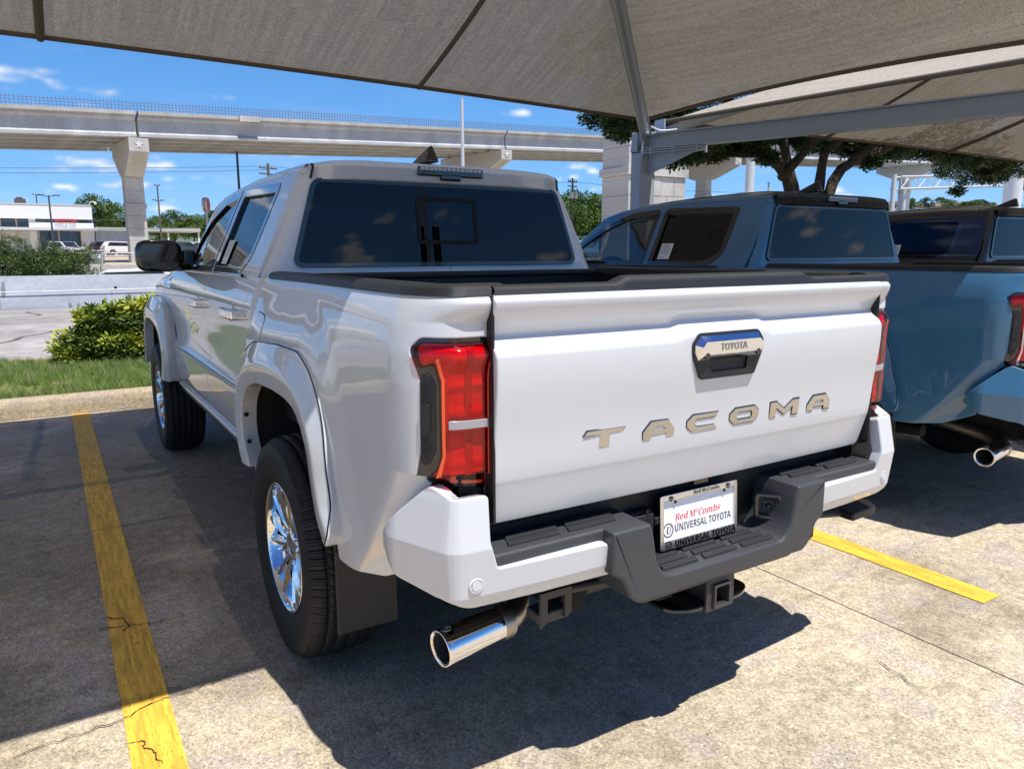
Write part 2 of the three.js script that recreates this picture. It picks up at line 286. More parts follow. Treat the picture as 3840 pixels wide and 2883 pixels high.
const aPillar = lin([[1.0, -3.96], [1.30, -3.95], [1.36, -3.86], [1.50, -3.66], [1.60, -3.52], [1.70, -3.38], [1.80, -3.1]]);
const rearDoor = () => panel({ u: [-2.70, -1.69], v: [0.58, 1.80], nu: 84, nv: 104, P: blend, inside: (z, y) => Math.min(doorGap(y) - 0.004 - z, z + 2.694, -sdRW(z, y), y - 0.592, roofEdge(z) - 0.012 - y, -sdSeam(z, y) - 0.004), r: 0.004, depth: 0.022 });
const frontDoor = () => panel({ u: [-3.98, -2.69], v: [0.58, 1.80], nu: 100, nv: 104, P: blend, inside: (z, y) => Math.min(-2.704 - z, z - aPillar(y) - 0.004, -sdFW(z, y), y - 0.592, roofEdge(z) - 0.012 - y, -sdSeam(toF(z), y) - 0.004), r: 0.004, depth: 0.022 });
const winGlass = (S, u0, u1) => panel({ u: [u0, u1], v: [1.335, 1.755], nu: 40, nv: 20, P: (z, y) => { const p = blend(z, y); return [p[0] + 0.014, p[1], p[2]]; }, inside: (z, y) => S(z, y) + 0.006, depth: 0 });
const winTrim = (S, u0, u1) => panel({ u: [u0, u1], v: [1.31, 1.77], nu: 90, nv: 44, P: (z, y) => { const p = blend(z, y); return [p[0] - 0.003, p[1], p[2]]; }, inside: (z, y) => Math.min(S(z, y) + 0.016, 0.022 - S(z, y)), r: 0.003, depth: 0.012 });
const fender = () => panel({ u: [-5.22, -3.90], v: [0.58, 1.31], nu: 90, nv: 60, P: (z, y) => { const k = Math.max(0, (-4.75 - z) / 0.5), X = (y > 1.2 ? lerp(0.898, 0.80, ((y - 1.2) / 0.11) ** 1.6) : doorX(y)) - 0.14 * k * k - 0.01 * sm(-4.2, -4.8, z); return [-X, y - 0.05 * sm(-4.3, -5.2, z) * (y > 1 ? 1 : 0) * (y - 1) / 0.3, z]; }, inside: (z, y) => Math.min(-sdArch(toF(z), y) - 0.012, aPillar(Math.max(1, Math.min(y, 1.3))) - 0.004 - z), r: 0.006, depth: 0.03 });
const roofG = () => panel({ u: [-0.64, 0.64], v: [-3.45, -1.72], nu: 60, nv: 70, P: (x, z) => { const a = Math.abs(x) / 0.64, e = roofEdge(z); return [x, e + 0.004 + 0.070 * (1 - a ** 2.6) * (0.55 + 0.45 * sm(-3.5, -2.9, z)) * (1 - 0.55 * sm(-2.1, -1.75, z)) - 0.012 * sm(0.9, 1, a) + 0.006 * sm(0.72, 0.70, a) * 0, z]; }, flip: true, r: 0.006, depth: 0.02 });
const roofRail = () => panel({ u: [-3.46, -1.70], v: [0, 1], nu: 60, nv: 8, P: (z, t) => { const e = roofEdge(z), w = -cabP(Math.min(z, -1.761), Math.min(1.795, e - 0.014))[0]; return [-(lerp(w, 0.612, t)), e - 0.014 + 0.024 * Math.sin(t * Math.PI / 2), z]; }, r: 0, depth: 0.01, border: false });
const spoilerG = (drop = 0) => panel({ u: [-0.602, 0.602], v: [0, 1], nu: 60, nv: 26, P: (x, t) => { // section from the roof over the lip to its underside
  const c = 1 - (Math.abs(x) / 0.602) ** 6, p = [[0, -1.80, 1.800, 0.034], [0.3, -1.69, 1.800, 0.022], [0.42, -1.650, 1.797, 0.016], [0.47, -1.643, 1.791, 0.013], [0.52, -1.642, 1.782, 0.011], [0.85, -1.662, 1.733, 0.010], [0.9, -1.680, 1.728, 0.009], [1, -1.74, 1.728, 0.009]];
  let i = 0; while (i < p.length - 2 && t > p[i + 1][0]) i++; const s = (t - p[i][0]) / (p[i + 1][0] - p[i][0]); const q = (k) => lerp(p[i][k], p[i + 1][k], s);
  return [x, q(2) + q(3) * c, q(1) + 0.018 * c * sm(0, 0.4, t) - 0.05 * sm(0.86, 1, Math.abs(x) / 0.602) * 0.6 + drop]; }, flip: true, r: 0.004, depth: 0.03 });
const ring2 = (S) => S;

// wheel: axle along x, face towards -x
const tyreG = () => {
  const prof = [[-0.098, 0.226], [-0.112, 0.233], [-0.119, 0.245], [-0.126, 0.262], [-0.1315, 0.285], [-0.133, 0.305], [-0.1325, 0.322], [-0.1345, 0.326], [-0.1335, 0.345], [-0.1325, 0.349], [-0.130, 0.362], [-0.1275, 0.372]];
  for (const a of [-0.122, -0.116, -0.108, -0.10, -0.09, -0.083, -0.081, -0.074, -0.072, -0.06, -0.046, -0.044, -0.037, -0.035, -0.022, -0.0065, -0.0045, 0]) prof.push([a, 0.4005 - 0.9 * a * a - Math.max(0, -a - 0.10) * 0.55]);
  const full = [...prof, ...prof.slice(0, -1).reverse().map(([a, r]) => [-a, r])], N = 76, off = [0, 0.012, 0.10, 0.112, 0.36, 0.37, 0.41, 0.42, 0.66, 0.67, 0.71, 0.72];
  const pos = [], uv = [], idx = [], cols = N * off.length, rows = full.length;
  for (let i = 0; i < cols; i++) {
    const k = Math.floor(i / off.length), ph = off[i % off.length], th0 = (k + ph) / N * 2 * Math.PI;
    full.forEach(([a, r], j) => {
      const aa = Math.abs(a); let d = 0;
      const inLat = ph >= 0.012 - 1e-6 && ph <= 0.10 + 1e-6, inSipe = (ph > 0.365 && ph < 0.415) || (ph > 0.665 && ph < 0.715);
      if (aa < 0.1285 && r > 0.366) {
        if ((aa > 0.0735 && aa < 0.0815) || (aa > 0.0365 && aa < 0.0445) || (aa < 0.005)) d = 0.009;
        else if (inLat && (aa > 0.0815 || (aa > 0.0065 && aa < 0.0355))) d = 0.007;
        else if (inSipe) d = aa > 0.0815 ? 0.0035 : 0.0045;
      }
      const th = th0 + a * 1.1 * (aa > 0.08 ? 0.2 : 1) + (k % 2 ? 0.012 : 0), R = r - d; pos.push(a, R * Math.cos(th), R * Math.sin(th)); uv.push(i / cols, j / rows);
    });
  }
  for (let i = 0; i < cols; i++) for (let j = 0; j < rows - 1; j++) { const a = i * rows + j, b = ((i + 1) % cols) * rows + j; idx.push(a, a + 1, b, b, a + 1, b + 1); }
  const g = new THREE.BufferGeometry(); g.setAttribute('position', new THREE.Float32BufferAttribute(pos, 3)); g.setAttribute('uv', new THREE.Float32BufferAttribute(uv, 2)); g.setIndex(idx); g.computeVertexNormals(); return g;
};
const lathe = (pts, n = 64) => new THREE.LatheGeometry(pts.map(([a, r]) => new THREE.Vector2(r, -a)), n).rotateZ(Math.PI / 2); // a along x
const rimG = () => lathe([[-0.100, 0.2265], [-0.114, 0.2335], [-0.119, 0.233], [-0.119, 0.228], [-0.110, 0.221], [-0.075, 0.214], [-0.02, 0.205], [0.05, 0.20], [0.11, 0.215]], 72);
const spokeG = (side) => { // one blade of a pair
  const f = [], n = 7; const W = lin([[0.045, 0.024], [0.10, 0.019], [0.16, 0.021], [0.222, 0.028]]), A = lin([[0.045, -0.078], [0.09, -0.093], [0.15, -0.102], [0.205, -0.108], [0.222, -0.104]]), cx = lin([[0.045, 0.012], [0.10, 0.022], [0.16, 0.036], [0.222, 0.047]]);
  const sec = []; for (let i = 0; i <= n; i++) { const r = lerp(0.045, 0.222, i / n), w = W(r), a = A(r), c = cx(r) * side; sec.push([[a + 0.022, c - w * 0.8], [a + 0.004, c - w * 0.72], [a - 0.004, c - w * 0.25], [a - 0.001, c + w * 0.1], [a + 0.005, c + w * 0.72], [a + 0.022, c + w * 0.8]].map(([x, t]) => [x, r, side > 0 ? t : 2 * c - t])); }
  for (let i = 0; i < n; i++) for (let k = 0; k < 5; k++) { const q = [sec[i][k], sec[i][k + 1], sec[i + 1][k + 1], sec[i + 1][k]]; f.push(q[0], q[1], q[2], q[0], q[2], q[3]); }
  const g = new THREE.BufferGeometry(); g.setAttribute('position', new THREE.Float32BufferAttribute(f.flat(), 3)); g.computeVertexNormals(); return g;
};
function emblem(x, cx, cy, w, h, lw, col) { x.strokeStyle = col; x.lineWidth = lw; const el = (a, b, c, d) => { x.beginPath(); x.ellipse(a, b, c, d, 0, 0, 7); x.stroke(); }; el(cx, cy, w, h); el(cx, cy - h * 0.42, w * 0.62, h * 0.4); el(cx, cy - h * 0.08, w * 0.27, h * 0.82); }
const capTex = canvasTex(128, 128, (x) => { x.fillStyle = '#0c0c0d'; x.fillRect(0, 0, 128, 128); emblem(x, 64, 64, 40, 27, 6, '#b9bcc0'); });
const capMat = phy([1, 1, 1], 0.3, { map: capTex, clearcoat: 1 });
function addWheel(parent, x, z, dark) {
  const w = new THREE.Group(); w.name = 'wheel'; w.position.set(x, 0.397, z); w.rotation.y = x > 0 ? Math.PI : 0; w.rotation.x = z * 2.3; parent.add(w);
  const rm = dark ? M.grey : M.chrome;
  part('tyre', G('tyre', tyreG), M.rubber, w); part('rim', G('rim', rimG), rm, w);
  for (let k = 0; k < 6; k++) for (const s of [-1, 1]) { const q = part('spoke', G('spoke' + s, () => spokeG(s)), rm, w); q.rotation.x = k * Math.PI / 3; }
  part('hub', G('hub', () => lathe([[-0.085, 0.001], [-0.085, 0.034], [-0.088, 0.036], [-0.092, 0.044], [-0.08, 0.058], [-0.06, 0.085], [-0.03, 0.09]], 36)), rm, w);
  part('centre_cap', G('cap', () => { const g = new THREE.CircleGeometry(0.0335, 28); g.rotateY(-Math.PI / 2); return g.translate(-0.0875, 0, 0); }), capMat, w);
  for (let k = 0; k < 6; k++) part('lug_nut', G('lug', () => new THREE.CylinderGeometry(0.0085, 0.0105, 0.024, 6).rotateZ(Math.PI / 2)), rm, w).position.set(-0.078, 0.066 * Math.cos(k * Math.PI / 3 + 0.5), 0.066 * Math.sin(k * Math.PI / 3 + 0.5));
  part('tyre_lettering', G('tlet', () => merge('GENERAL'.split('').map((c, k) => { const q = new TextGeometry(c, { font, size: 0.027, depth: 0.0016, curveSegments: 3 }); q.computeBoundingBox(); q.translate(-(q.boundingBox.min.x + q.boundingBox.max.x) / 2, 0.317, 0); return q.rotateZ((3 - k) * 0.095).rotateY(-Math.PI / 2).translate(-0.1325, 0, 0); }))), M.rubberMark, w).rotation.x = -z * 2.3 - 0.5;
  part('brake_disc', G('disc', () => lathe([[-0.025, 0.05], [-0.03, 0.17], [-0.01, 0.17], [0.02, 0.10], [0.06, 0.08]], 40)), M.steel, w);
  part('brake_drum_cover', G('drum', () => lathe([[0.0, 0.205], [0.005, 0.02]], 40)), M.under, w);
}

// tail lamp pieces lie on the bed corner
const onBed = (pts, off, o = {}) => { const S = sd(pts), us = pts.map((p) => p[0]), ys = pts.map((p) => p[1]), u = [Math.min(...us) - 0.004, Math.max(...us) + 0.004], v = [Math.min(...ys) - 0.004, Math.max(...ys) + 0.004]; return panel({ u, v, nu: Math.ceil((u[1] - u[0]) / 0.005), nv: Math.ceil((v[1] - v[0]) / 0.007), P: (a, b) => bedP(a, b, off), inside: S, r: 0.002, depth: 0.008, ...o }); };
const lensPts = rp([[1.506, 1.216], [1.523, 1.233], [1.702, 1.231], [1.712, 1.15], [1.711, 0.890], [1.702, 0.879], [1.638, 0.885], [1.551, 0.893], [1.524, 0.903], [1.566, 0.938], [1.5795, 0.972], [1.5795, 1.140], [1.567, 1.174], [1.556, 1.186], [1.530, 1.176], [1.518, 1.184]], 0.008);
const sdLens = sd(lensPts);
const guidePts = [[1.564, 1.199], [1.571, 1.197], [1.590, 1.150], [1.590, 0.974], [1.573, 0.905], [1.7045, 0.893], [1.7045, 1.190], [1.709, 1.190], [1.709, 0.888], [1.559, 0.899], [1.584, 0.972], [1.584, 1.148]];
const insertPts = rp([[1.533, 1.160], [1.553, 1.162], [1.5665, 1.135], [1.5645, 0.984], [1.546, 0.951], [1.530, 0.955]], 0.008);
const lensMat = phy([0.84, 0.006, 0.003], 0.02, { transmission: 1, thickness: 0, ior: 1.5 });
const guideMat = phy([0.85, 0.085, 0.012], 0.3, { clearcoat: 1, clearcoatRoughness: 0.05 });
const ribMat = std([0.55, 0.50, 0.50], 0.3), reflMat = std([0.80, 0.76, 0.74], 0.3), reflDark = std([0.55, 0.50, 0.48], 0.3), clearMat = phy([0.36, 0.34, 0.37], 0.18, { clearcoat: 1 });
function addTailLamp(parent, side, dark) {
  const g = new THREE.Group(); g.name = 'tail_light'; parent.add(g); const f = (k, fn) => G(k + side, () => side < 0 ? fn() : mirrorX(fn()));
  part('housing', f('tlH', () => onBed(lampPts, -0.016, { P: (a, b) => bedP(a, b, -0.016 + 0.014 * sm(0.0005, -0.0005, sdLens(a, b))), nu: 90, nv: 150, depth: 0.04 })), M.gloss, g);
  part('lens', f('tlL', () => onBed(lensPts, 0.004, { depth: 0.006 })), lensMat, g);
  part('reflector', f('tlR', () => onBed(lensPts, -0.012, { inside: (u, y) => sdLens(u, y) - 0.003, depth: 0, P: (a, b) => bedP(a, b, -0.012 + 0.008 * Math.max(0, Math.sin((b - 1.055) * 105)) * (a > 1.6 && a < 1.7 ? 0.35 : 0) + (Math.abs(b - 1.044) < 0.016 ? 0.008 : 0)) })), dark ? reflDark : reflMat, g);
  part('reflector_rib', f('tlRb', () => onBed([[1.652, 1.225], [1.668, 1.225], [1.668, 0.898], [1.652, 0.898]], -0.0085, { depth: 0.003 })), ribMat, g);
  part('light_guide', f('tlG', () => onBed(guidePts, 0.0052, { depth: 0.004, r: 0.001 })), dark ? reflDark : guideMat, g);
  part('reversing_lamp', f('tlC', () => onBed([[1.601, 1.054], [1.704, 1.051], [1.704, 1.035], [1.601, 1.037]], 0.0062, { depth: 0.006 })), clearMat, g);
  part('side_insert', f('tlI', () => merge([onBed(insertPts, 0.003), onBed(rp([[1.537, 1.093], [1.555, 1.094], [1.554, 1.028], [1.536, 1.027]], 0.004), 0.008),
    ...[...Array(9)].map((_, k) => onBed([[1.537, 1.143 - k * 0.0052], [1.561, 1.143 - k * 0.0052], [1.561, 1.1408 - k * 0.0052], [1.537, 1.1408 - k * 0.0052]], 0.006, { r: 0.0005 })), ...[...Array(7)].map((_, k) => onBed([[1.536, 1.012 - k * 0.0052], [1.559 - k * 0.001, 1.012 - k * 0.0052], [1.559 - k * 0.001, 1.0098 - k * 0.0052], [1.536, 1.0098 - k * 0.0052]], 0.006, { r: 0.0005 }))])), M.plastic, g);
}

// bumper end cap: plan line with rounded bends, measured along from its front edge
const bumpLine = (() => {
  const P = [[-0.905, -0.36], [-0.942, -0.17], [-0.862, 0.026], [-0.60, 0.042], [-0.34, 0.05]], out = [P[0]];
  for (let i = 1; i < P.length - 1; i++) { const [a, p, b] = [P[i - 1], P[i], P[i + 1]], k = i === 2 ? 0.038 : 0.03, la = Math.hypot(a[0] - p[0], a[1] - p[1]), lb = Math.hypot(b[0] - p[0], b[1] - p[1]); const s = [p[0] + (a[0] - p[0]) * k / la, p[1] + (a[1] - p[1]) * k / la], e = [p[0] + (b[0] - p[0]) * k / lb, p[1] + (b[1] - p[1]) * k / lb]; for (let j = 0; j <= 6; j++) { const t = j / 6, u = 1 - t; out.push([u * u * s[0] + 2 * u * t * p[0] + t * t * e[0], u * u * s[1] + 2 * u * t * p[1] + t * t * e[1]]); } }
  out.push(P[4]); let L = 0; return out.map((p, i) => { if (i) L += Math.hypot(p[0] - out[i - 1][0], p[1] - out[i - 1][1]); return [...p, L]; });
})();
const bumpAt = (s) => { let i = 0; while (i < bumpLine.length - 2 && s > bumpLine[i + 1][2]) i++; const a = bumpLine[i], b = bumpLine[i + 1], t = (s - a[2]) / (b[2] - a[2]); return [lerp(a[0], b[0], t), lerp(a[1], b[1], t)]; };
const sOf = (k, v) => { for (let i = 1; i < bumpLine.length; i++) if (bumpLine[i][k] >= v && (k ? true : bumpLine[i - 1][1] > -0.17 || v < -0.9)) return lerp(bumpLine[i - 1][2], bumpLine[i][2], clamp((v - bumpLine[i - 1][k]) / (bumpLine[i][k] - bumpLine[i - 1][k] || 1))); return bumpLine.at(-1)[2]; };
const sx = (x) => sOf(0, x), sz = (z) => sOf(1, z);
const bumpIn = lin([[0.56, 0.075], [0.605, 0.032], [0.625, 0.020], [0.64, 0.013], [0.757, 0], [0.868, 0.021], [0.885, 0.025], [0.91, 0.028]]);
const bumpP = (s, y, off = 0) => { const a = bumpAt(s - 0.004), b = bumpAt(s + 0.004), p = bumpAt(s), tx = b[0] - a[0], tz = b[1] - a[1], L = Math.hypot(tx, tz), q = bumpIn(y) - off; return [p[0] + q * tz / L, y, p[1] - q * tx / L]; };
const endCapS = (() => sd(rp([[sz(-0.06), 0.897], [sx(-0.87), 0.876], [sx(-0.765), 0.876, 0.008], [sx(-0.770), 0.77], [sx(-0.748), 0.698, 0.012], [sx(-0.43), 0.697, 0.02], [sx(-0.395), 0.668, 0.02], [sx(-0.374), 0.622, 0.02], [sx(-0.392), 0.602, 0.01], [sx(-0.80), 0.608], [sx(-0.855), 0.63], [sz(-0.10), 0.652], [sz(-0.16), 0.662], [sz(-0.245), 0.706], [sz(-0.205), 0.765]], 0.012)))();
const endCap = () => panel({ u: [0.08, bumpLine.at(-1)[2]], v: [0.585, 0.905], nu: 130, nv: 60, P: bumpP, inside: endCapS, r: 0.006, depth: 0.03 });
const padG = (w, d) => { // rubber tread strip with sloped ends, lies flat
  const g = extrude([[-w / 2, -d / 2], [w / 2 - 0.012, -d / 2], [w / 2, d / 2], [-w / 2 + 0.012, d / 2]], 0.004, 0.0025); return g.rotateX(-Math.PI / 2); };
const padMat = std([0.03, 0.031, 0.034], 0.55, { bumpMap: (() => tex(64, 64, (x, y) => { const k = (x % 8 < 4) ^ (y % 8 < 4) ? 220 : 60; return [k, k, k]; }, false, [60, 60]))(), bumpScale: 0.0012 });

const plateMat = std([1, 1, 1], 0.35, { map: canvasTex(1024, 512, (x, w, h) => {
  x.fillStyle = '#f4f5f8'; x.fillRect(0, 0, w, h);
  x.fillStyle = '#3d3d3f'; x.font = 'bold 92px sans-serif'; x.save(); x.translate(176, 372); x.scale(0.95, 1.12); x.fillText('UNIVERSAL TOYOTA', 0, 0, 828); x.restore();
  x.lineWidth = 13; x.strokeStyle = '#3d3d3f'; x.beginPath(); x.ellipse(96, 342, 62, 66, 0, 0, 7); x.stroke(); x.font = 'italic bold 100px serif'; x.fillText('U', 58, 376);
  x.fillStyle = '#d81c22'; x.font = 'italic bold 92px serif'; x.fillText('Red', 178, 262); x.fillText('M', 368, 262); x.font = 'italic bold 56px serif'; x.fillText('c', 462, 226); x.font = 'italic bold 92px serif'; x.fillText('Combs', 490, 262);
  x.strokeStyle = '#d81c22'; x.lineWidth = 5; x.beginPath(); x.moveTo(190, 276); x.bezierCurveTo(230, 296, 250, 300, 268, 322); x.stroke();
}) });
const frameText = std([1, 1, 1], 0.4, { transparent: true, alphaTest: 0.5, map: canvasTex(1024, 544, (x, w, h) => {
  x.clearRect(0, 0, w, h); x.fillStyle = '#060607'; x.font = 'bold 88px sans-serif'; x.save(); x.translate(172, 528); x.scale(1.0, 1.0); x.fillText('UNIVERSAL TOYOTA', 0, 0, 830); x.restore();
  x.lineWidth = 8; x.strokeStyle = '#060607'; x.beginPath(); x.ellipse(92, 496, 36, 40, 0, 0, 7); x.stroke(); x.font = 'italic bold 58px serif'; x.fillText('U', 70, 516);
  x.font = 'italic bold 50px serif'; x.fillText('Red McCombs', 418, 52); emblem(x, 130, 46, 27, 21, 6, '#060607'); emblem(x, 894, 46, 27, 21, 6, '#060607');
}) });

const letterShapes = (() => { // flat-cut capitals, unit height, width in units of height
  const L = {};
  L.T = [2.9, [[[0, 0.74], [0.22, 1], [2.9, 1], [2.66, 0.74], [1.78, 0.74], [1.78, 0], [1.12, 0], [1.12, 0.74]]]];
  L.A = [2.35, [[[0, 0], [0, 0.45], [0.52, 1], [1.83, 1], [2.35, 0.45], [2.35, 0], [1.75, 0], [1.75, 0.24], [0.60, 0.24], [0.60, 0]], [[0.62, 0.46], [0.88, 0.74], [1.47, 0.74], [1.73, 0.46]]]];
  L.C = [2.5, [[[0, 0.32], [0, 0.68], [0.42, 1], [2.5, 1], [2.26, 0.74], [0.78, 0.74], [0.58, 0.60], [0.58, 0.40], [0.78, 0.26], [2.26, 0.26], [2.5, 0], [0.42, 0]]]];
  L.O = [2.55, [[[0, 0.32], [0, 0.68], [0.42, 1], [2.13, 1], [2.55, 0.68], [2.55, 0.32], [2.13, 0], [0.42, 0]], [[0.58, 0.38], [0.74, 0.26], [1.81, 0.26], [1.97, 0.38], [1.97, 0.62], [1.81, 0.74], [0.74, 0.74], [0.58, 0.62]]]];
  L.M = [2.75, [[[0, 0], [0, 1], [0.55, 1], [1.375, 0.46], [2.2, 1], [2.75, 1], [2.75, 0], [2.17, 0], [2.17, 0.60], [1.375, 0.10], [0.58, 0.60], [0.58, 0]]]];
  return L;
})();
function letterGeo(ch, h, depth, grow = 0) { const [w, [o, hole]] = letterShapes[ch]; const s = (p) => p.map(([a, b]) => [a * h, b * h]); return new THREE.ExtrudeGeometry(shape(s(o), hole ? [s(hole)] : []), { depth, bevelEnabled: true, bevelSize: 0.0016 + grow, bevelThickness: 0.0016, bevelOffset: grow ? 0 : -0.0016, bevelSegments: 2 }); }

function makeTruck(cfg) {
  const { body, trim = M.chrome, dark = false } = cfg, t = thing('pickup_truck', cfg.label, 'pickup truck', cfg.at, 0, cfg.group);
  const both = (name, k, fn, m, p = t) => [part(name, G(k + 'L', fn), m, p), part(name, G(k + 'R', () => mirrorX(G(k + 'L', fn))), m, p)];
  const grp = (name, p = t) => { const g = new THREE.Group(); g.name = name; p.add(g); return g; };
  // bed
  const sides = both('bed_side', 'bed', bedSide, body);
  both('wheel_arch_trim', 'fl', flare, body).forEach((a, i) => { for (const [y, z] of [[0.79, -1.632], [0.685, -1.606]]) { part('screw_hole', G('scr', () => new THREE.CylinderGeometry(0.009, 0.009, 0.006, 16).rotateX(Math.PI / 2 - 0.1)), M.under, a).position.set((i ? 1 : -1) * 0.945, y, z); } });
  part('fuel_door', G('fuel', () => panel({ u: [0.05, 0.24], v: [1.03, 1.23], nu: 22, nv: 22, P: (u, y) => bedP(u, y, 0.002), inside: sd(rp([[0.065, 1.05], [0.075, 1.185], [0.10, 1.21], [0.21, 1.20], [0.225, 1.06], [0.20, 1.04], [0.09, 1.035]], 0.025)), r: 0.002, depth: 0.01 })), body, sides[0]);
  part('fuel_door_gap_shade', G('fuelgap', () => panel({ u: [0.05, 0.24], v: [1.03, 1.23], nu: 22, nv: 22, P: (u, y) => bedP(u, y, 0.0012), inside: sd(rp([[0.061, 1.048], [0.071, 1.188], [0.098, 1.215], [0.213, 1.205], [0.229, 1.058], [0.202, 1.035], [0.088, 1.03]], 0.025)), r: 0, depth: 0 })), M.rubber, sides[0]);  // black sheet in place of the shade in the fuel door gap
  both('bed_rail_cap', 'rail', () => panel({ u: [0.07, 1.738], v: [0, 1], nu: 90, nv: 12, P: (u, s) => { const p = bedP(u, 1.338), a = s * Math.PI, q = bedPath(u)[2], w = 0.045; const inn = (1 - Math.cos(a)) * w; return [p[0] - 0.005 + inn * q, 1.336 + 0.028 * Math.sin(a) ** 0.4, p[2] + 0.006 * (1 - q) - inn * (1 - q)]; }, r: 0, depth: 0.004, border: false }), M.cap);
  part('bed_liner', G('liner', () => merge([box(-0.80, -0.74, 0.82, 1.33, -1.56, -0.06), box(0.74, 0.80, 0.82, 1.33, -1.56, -0.06), box(-0.80, 0.80, 0.78, 0.84, -1.56, -0.05), box(-0.80, 0.80, 0.82, 1.345, -1.58, -1.53), rbox(-0.79, 0.79, 1.325, 1.352, -1.60, -1.515, 0.01)])), M.plastic, t);
  part('bed_front_panel', G('bfp', () => rbox(-0.83, 0.83, 1.10, 1.338, -1.612, -1.582, 0.012)), body, t);
  // tailgate
  const tg = part('tailgate', G('tg', () => panel({ u: [-0.735, 0.735], v: [0.782, 1.345], nu: 150, nv: 120, P: (x, y) => { const k = 0.011 * (sm(0.19, 0.15, Math.abs(x))) * sm(1.17, 1.20, y) * sm(1.28, 1.25, y), b = 1 - (x / 0.73) ** 2; return [x, y, tailZ(y - k) + 0.010 * b - 0.006]; }, inside: sd(rp([[-0.729, 1.342], [0.729, 1.342], [0.727, 0.89], [0.716, 0.79], [-0.716, 0.79], [-0.727, 0.89]], 0.012)), r: 0.006, depth: 0.04 })), body, t);
  part('tailgate_cap', G('tgc', () => merge([panel({ u: [-0.729, 0.729], v: [0, 1], nu: 120, nv: 12, P: (x, s) => { const a = s * Math.PI, hgt = 0.024 + 0.016 * sm(0.385, 0.335, Math.abs(x)); return [x, 1.336 + hgt * Math.sin(a) ** 0.45, -0.006 + 0.008 * (1 - (x / 0.73) ** 2) - 0.06 * (1 - Math.cos(a)) / 2]; }, r: 0, depth: 0.002, border: false }), box(-0.72, 0.72, 0.80, 1.335, -0.075, -0.062)])), M.cap, tg);
  'TACOMA'.split('').forEach((ch, i) => { const x = [-0.481, -0.286, -0.129, 0.038, 0.21, 0.385][i], back = part('letter_gap_shade', G('lb' + ch, () => letterGeo(ch, 0.047, 0.001, 0.0022)), M.rubber, tg); back.position.set(x, 0.9455, 0.0006 - 0.0188 * x * x); back.rotation.x = 0.09; const l = part('letter', G('lt' + ch, () => letterGeo(ch, 0.047, 0.002)), dark ? M.gloss : M.letter, tg); l.position.set(x, 0.9455, 0.0024 - 0.0188 * x * x); l.rotation.x = 0.09; });  // black outline piece stands in for the dark gap round each inset letter
  { // tailgate handle
    const g = part('handle', G('hnd', () => merge([extrude([[-0.132, 1.168], [-0.120, 1.146], [0.120, 1.146], [0.132, 1.168], [0.132, 1.188], [0.112, 1.211], [-0.112, 1.211], [-0.132, 1.188]].reverse(), 0.002, 0.015, [], 1).translate(0, 0, 0.006)])), trim, tg); g.position.z = 0.021;
    part('handle_bezel', G('hbz', () => extrude(rp([[-0.139, 1.19], [-0.115, 1.219], [0.115, 1.219], [0.139, 1.19], [0.135, 1.155], [0.105, 1.092], [-0.105, 1.092], [-0.135, 1.155]], 0.008), 0.004, 0.003, [rp([[-0.078, 1.15], [0.078, 1.15], [0.072, 1.108], [-0.072, 1.108]], 0.006)])), M.plastic, tg).position.z = 0.0215;
    part('handle_recess', G('hrc', () => box(-0.085, 0.085, 1.10, 1.16, 0.012, 0.0225)), M.plastic, tg);
    part('handle_lettering', G('htx', () => { const q = new TextGeometry('TOYOTA', { font, size: 0.0195, depth: 0.002, curveSegments: 3, bevelEnabled: false }); q.computeBoundingBox(); return q.translate(-(q.boundingBox.max.x) / 2, 1.1705, 0.0435); }), dark ? M.grey : M.steel, tg);
    for (const s of [-1, 1]) part('key_hole', G('kh', () => new THREE.CylinderGeometry(0.009, 0.009, 0.006, 20).rotateX(Math.PI / 2)), M.gloss, tg).position.set(s * 0.1, 1.158, 0.041);
  }
  for (const q of [-1, 1]) part('tailgate_gap_shade', G('tgg' + q, () => box(q * 0.7305, q * 0.7365, 0.80, 1.336, -0.045, -0.006)), M.rubber, t);  // black strips imitate the dark gap beside the tailgate
  both('arch_trim_gap_shade', 'atg', () => { const pts = seamPts.filter((p) => p[1] > 0.605); let k = 0; for (let i = 0; i < pts.length; i++) if (pts[i][0] > pts[(i + 1) % pts.length][0] + 0.2) k = i; const q = pts.slice(k + 1).concat(pts.slice(0, k + 1)); return tube(q.filter((p, i) => i % 2 === 0).map(([z, y]) => [-(flareX(z, y) - 0.0005), y, z]), 0.0028, 160, 6); }, M.rubber);  // black tube drawn where the trim seam is only a shaded gap
  addTailLamp(t, -1, dark); addTailLamp(t, 1, dark);
  // rear bumper
  const bp = grp('rear_bumper');
  both('end_cap', 'cap', endCap, body, bp);
  part('centre_section', G('bc', () => { const h = [[0, 0.520], [0.335, 0.520], [0.362, 0.542], [0.392, 0.60], [0.425, 0.62], [0.425, 0.733], [0.297, 0.733], [0.287, 0.70], [0.270, 0.615, 0.03], [0.240, 0.573, 0.03]]; const L = h.slice().reverse().filter((p) => p[0] > 0).map(([x, y, r]) => [-x, y, r]); const o = rp([...h.slice(0), ...L].map((p) => p.length < 3 || p[2] === undefined ? [p[0], p[1], 0.006] : p), 0.006, 4); return extrude(o, 0.150, 0.009, [], 3).translate(0, 0, -0.098); }), M.grey, bp);
  part('centre_lower_lip', G('bll', () => extrude(rp([[-0.335, 0.522], [0.335, 0.522], [0.30, 0.500], [-0.30, 0.500]].reverse(), 0.008), 0.12, 0.008).translate(0, 0, -0.09)), M.grey, bp);
  for (const s of [-1, 1]) part('side_step', G('ss' + s, () => rbox(s * 0.415, s * 0.773, 0.695, 0.733, -0.098, 0.020, 0.009, 3)), M.grey, bp);
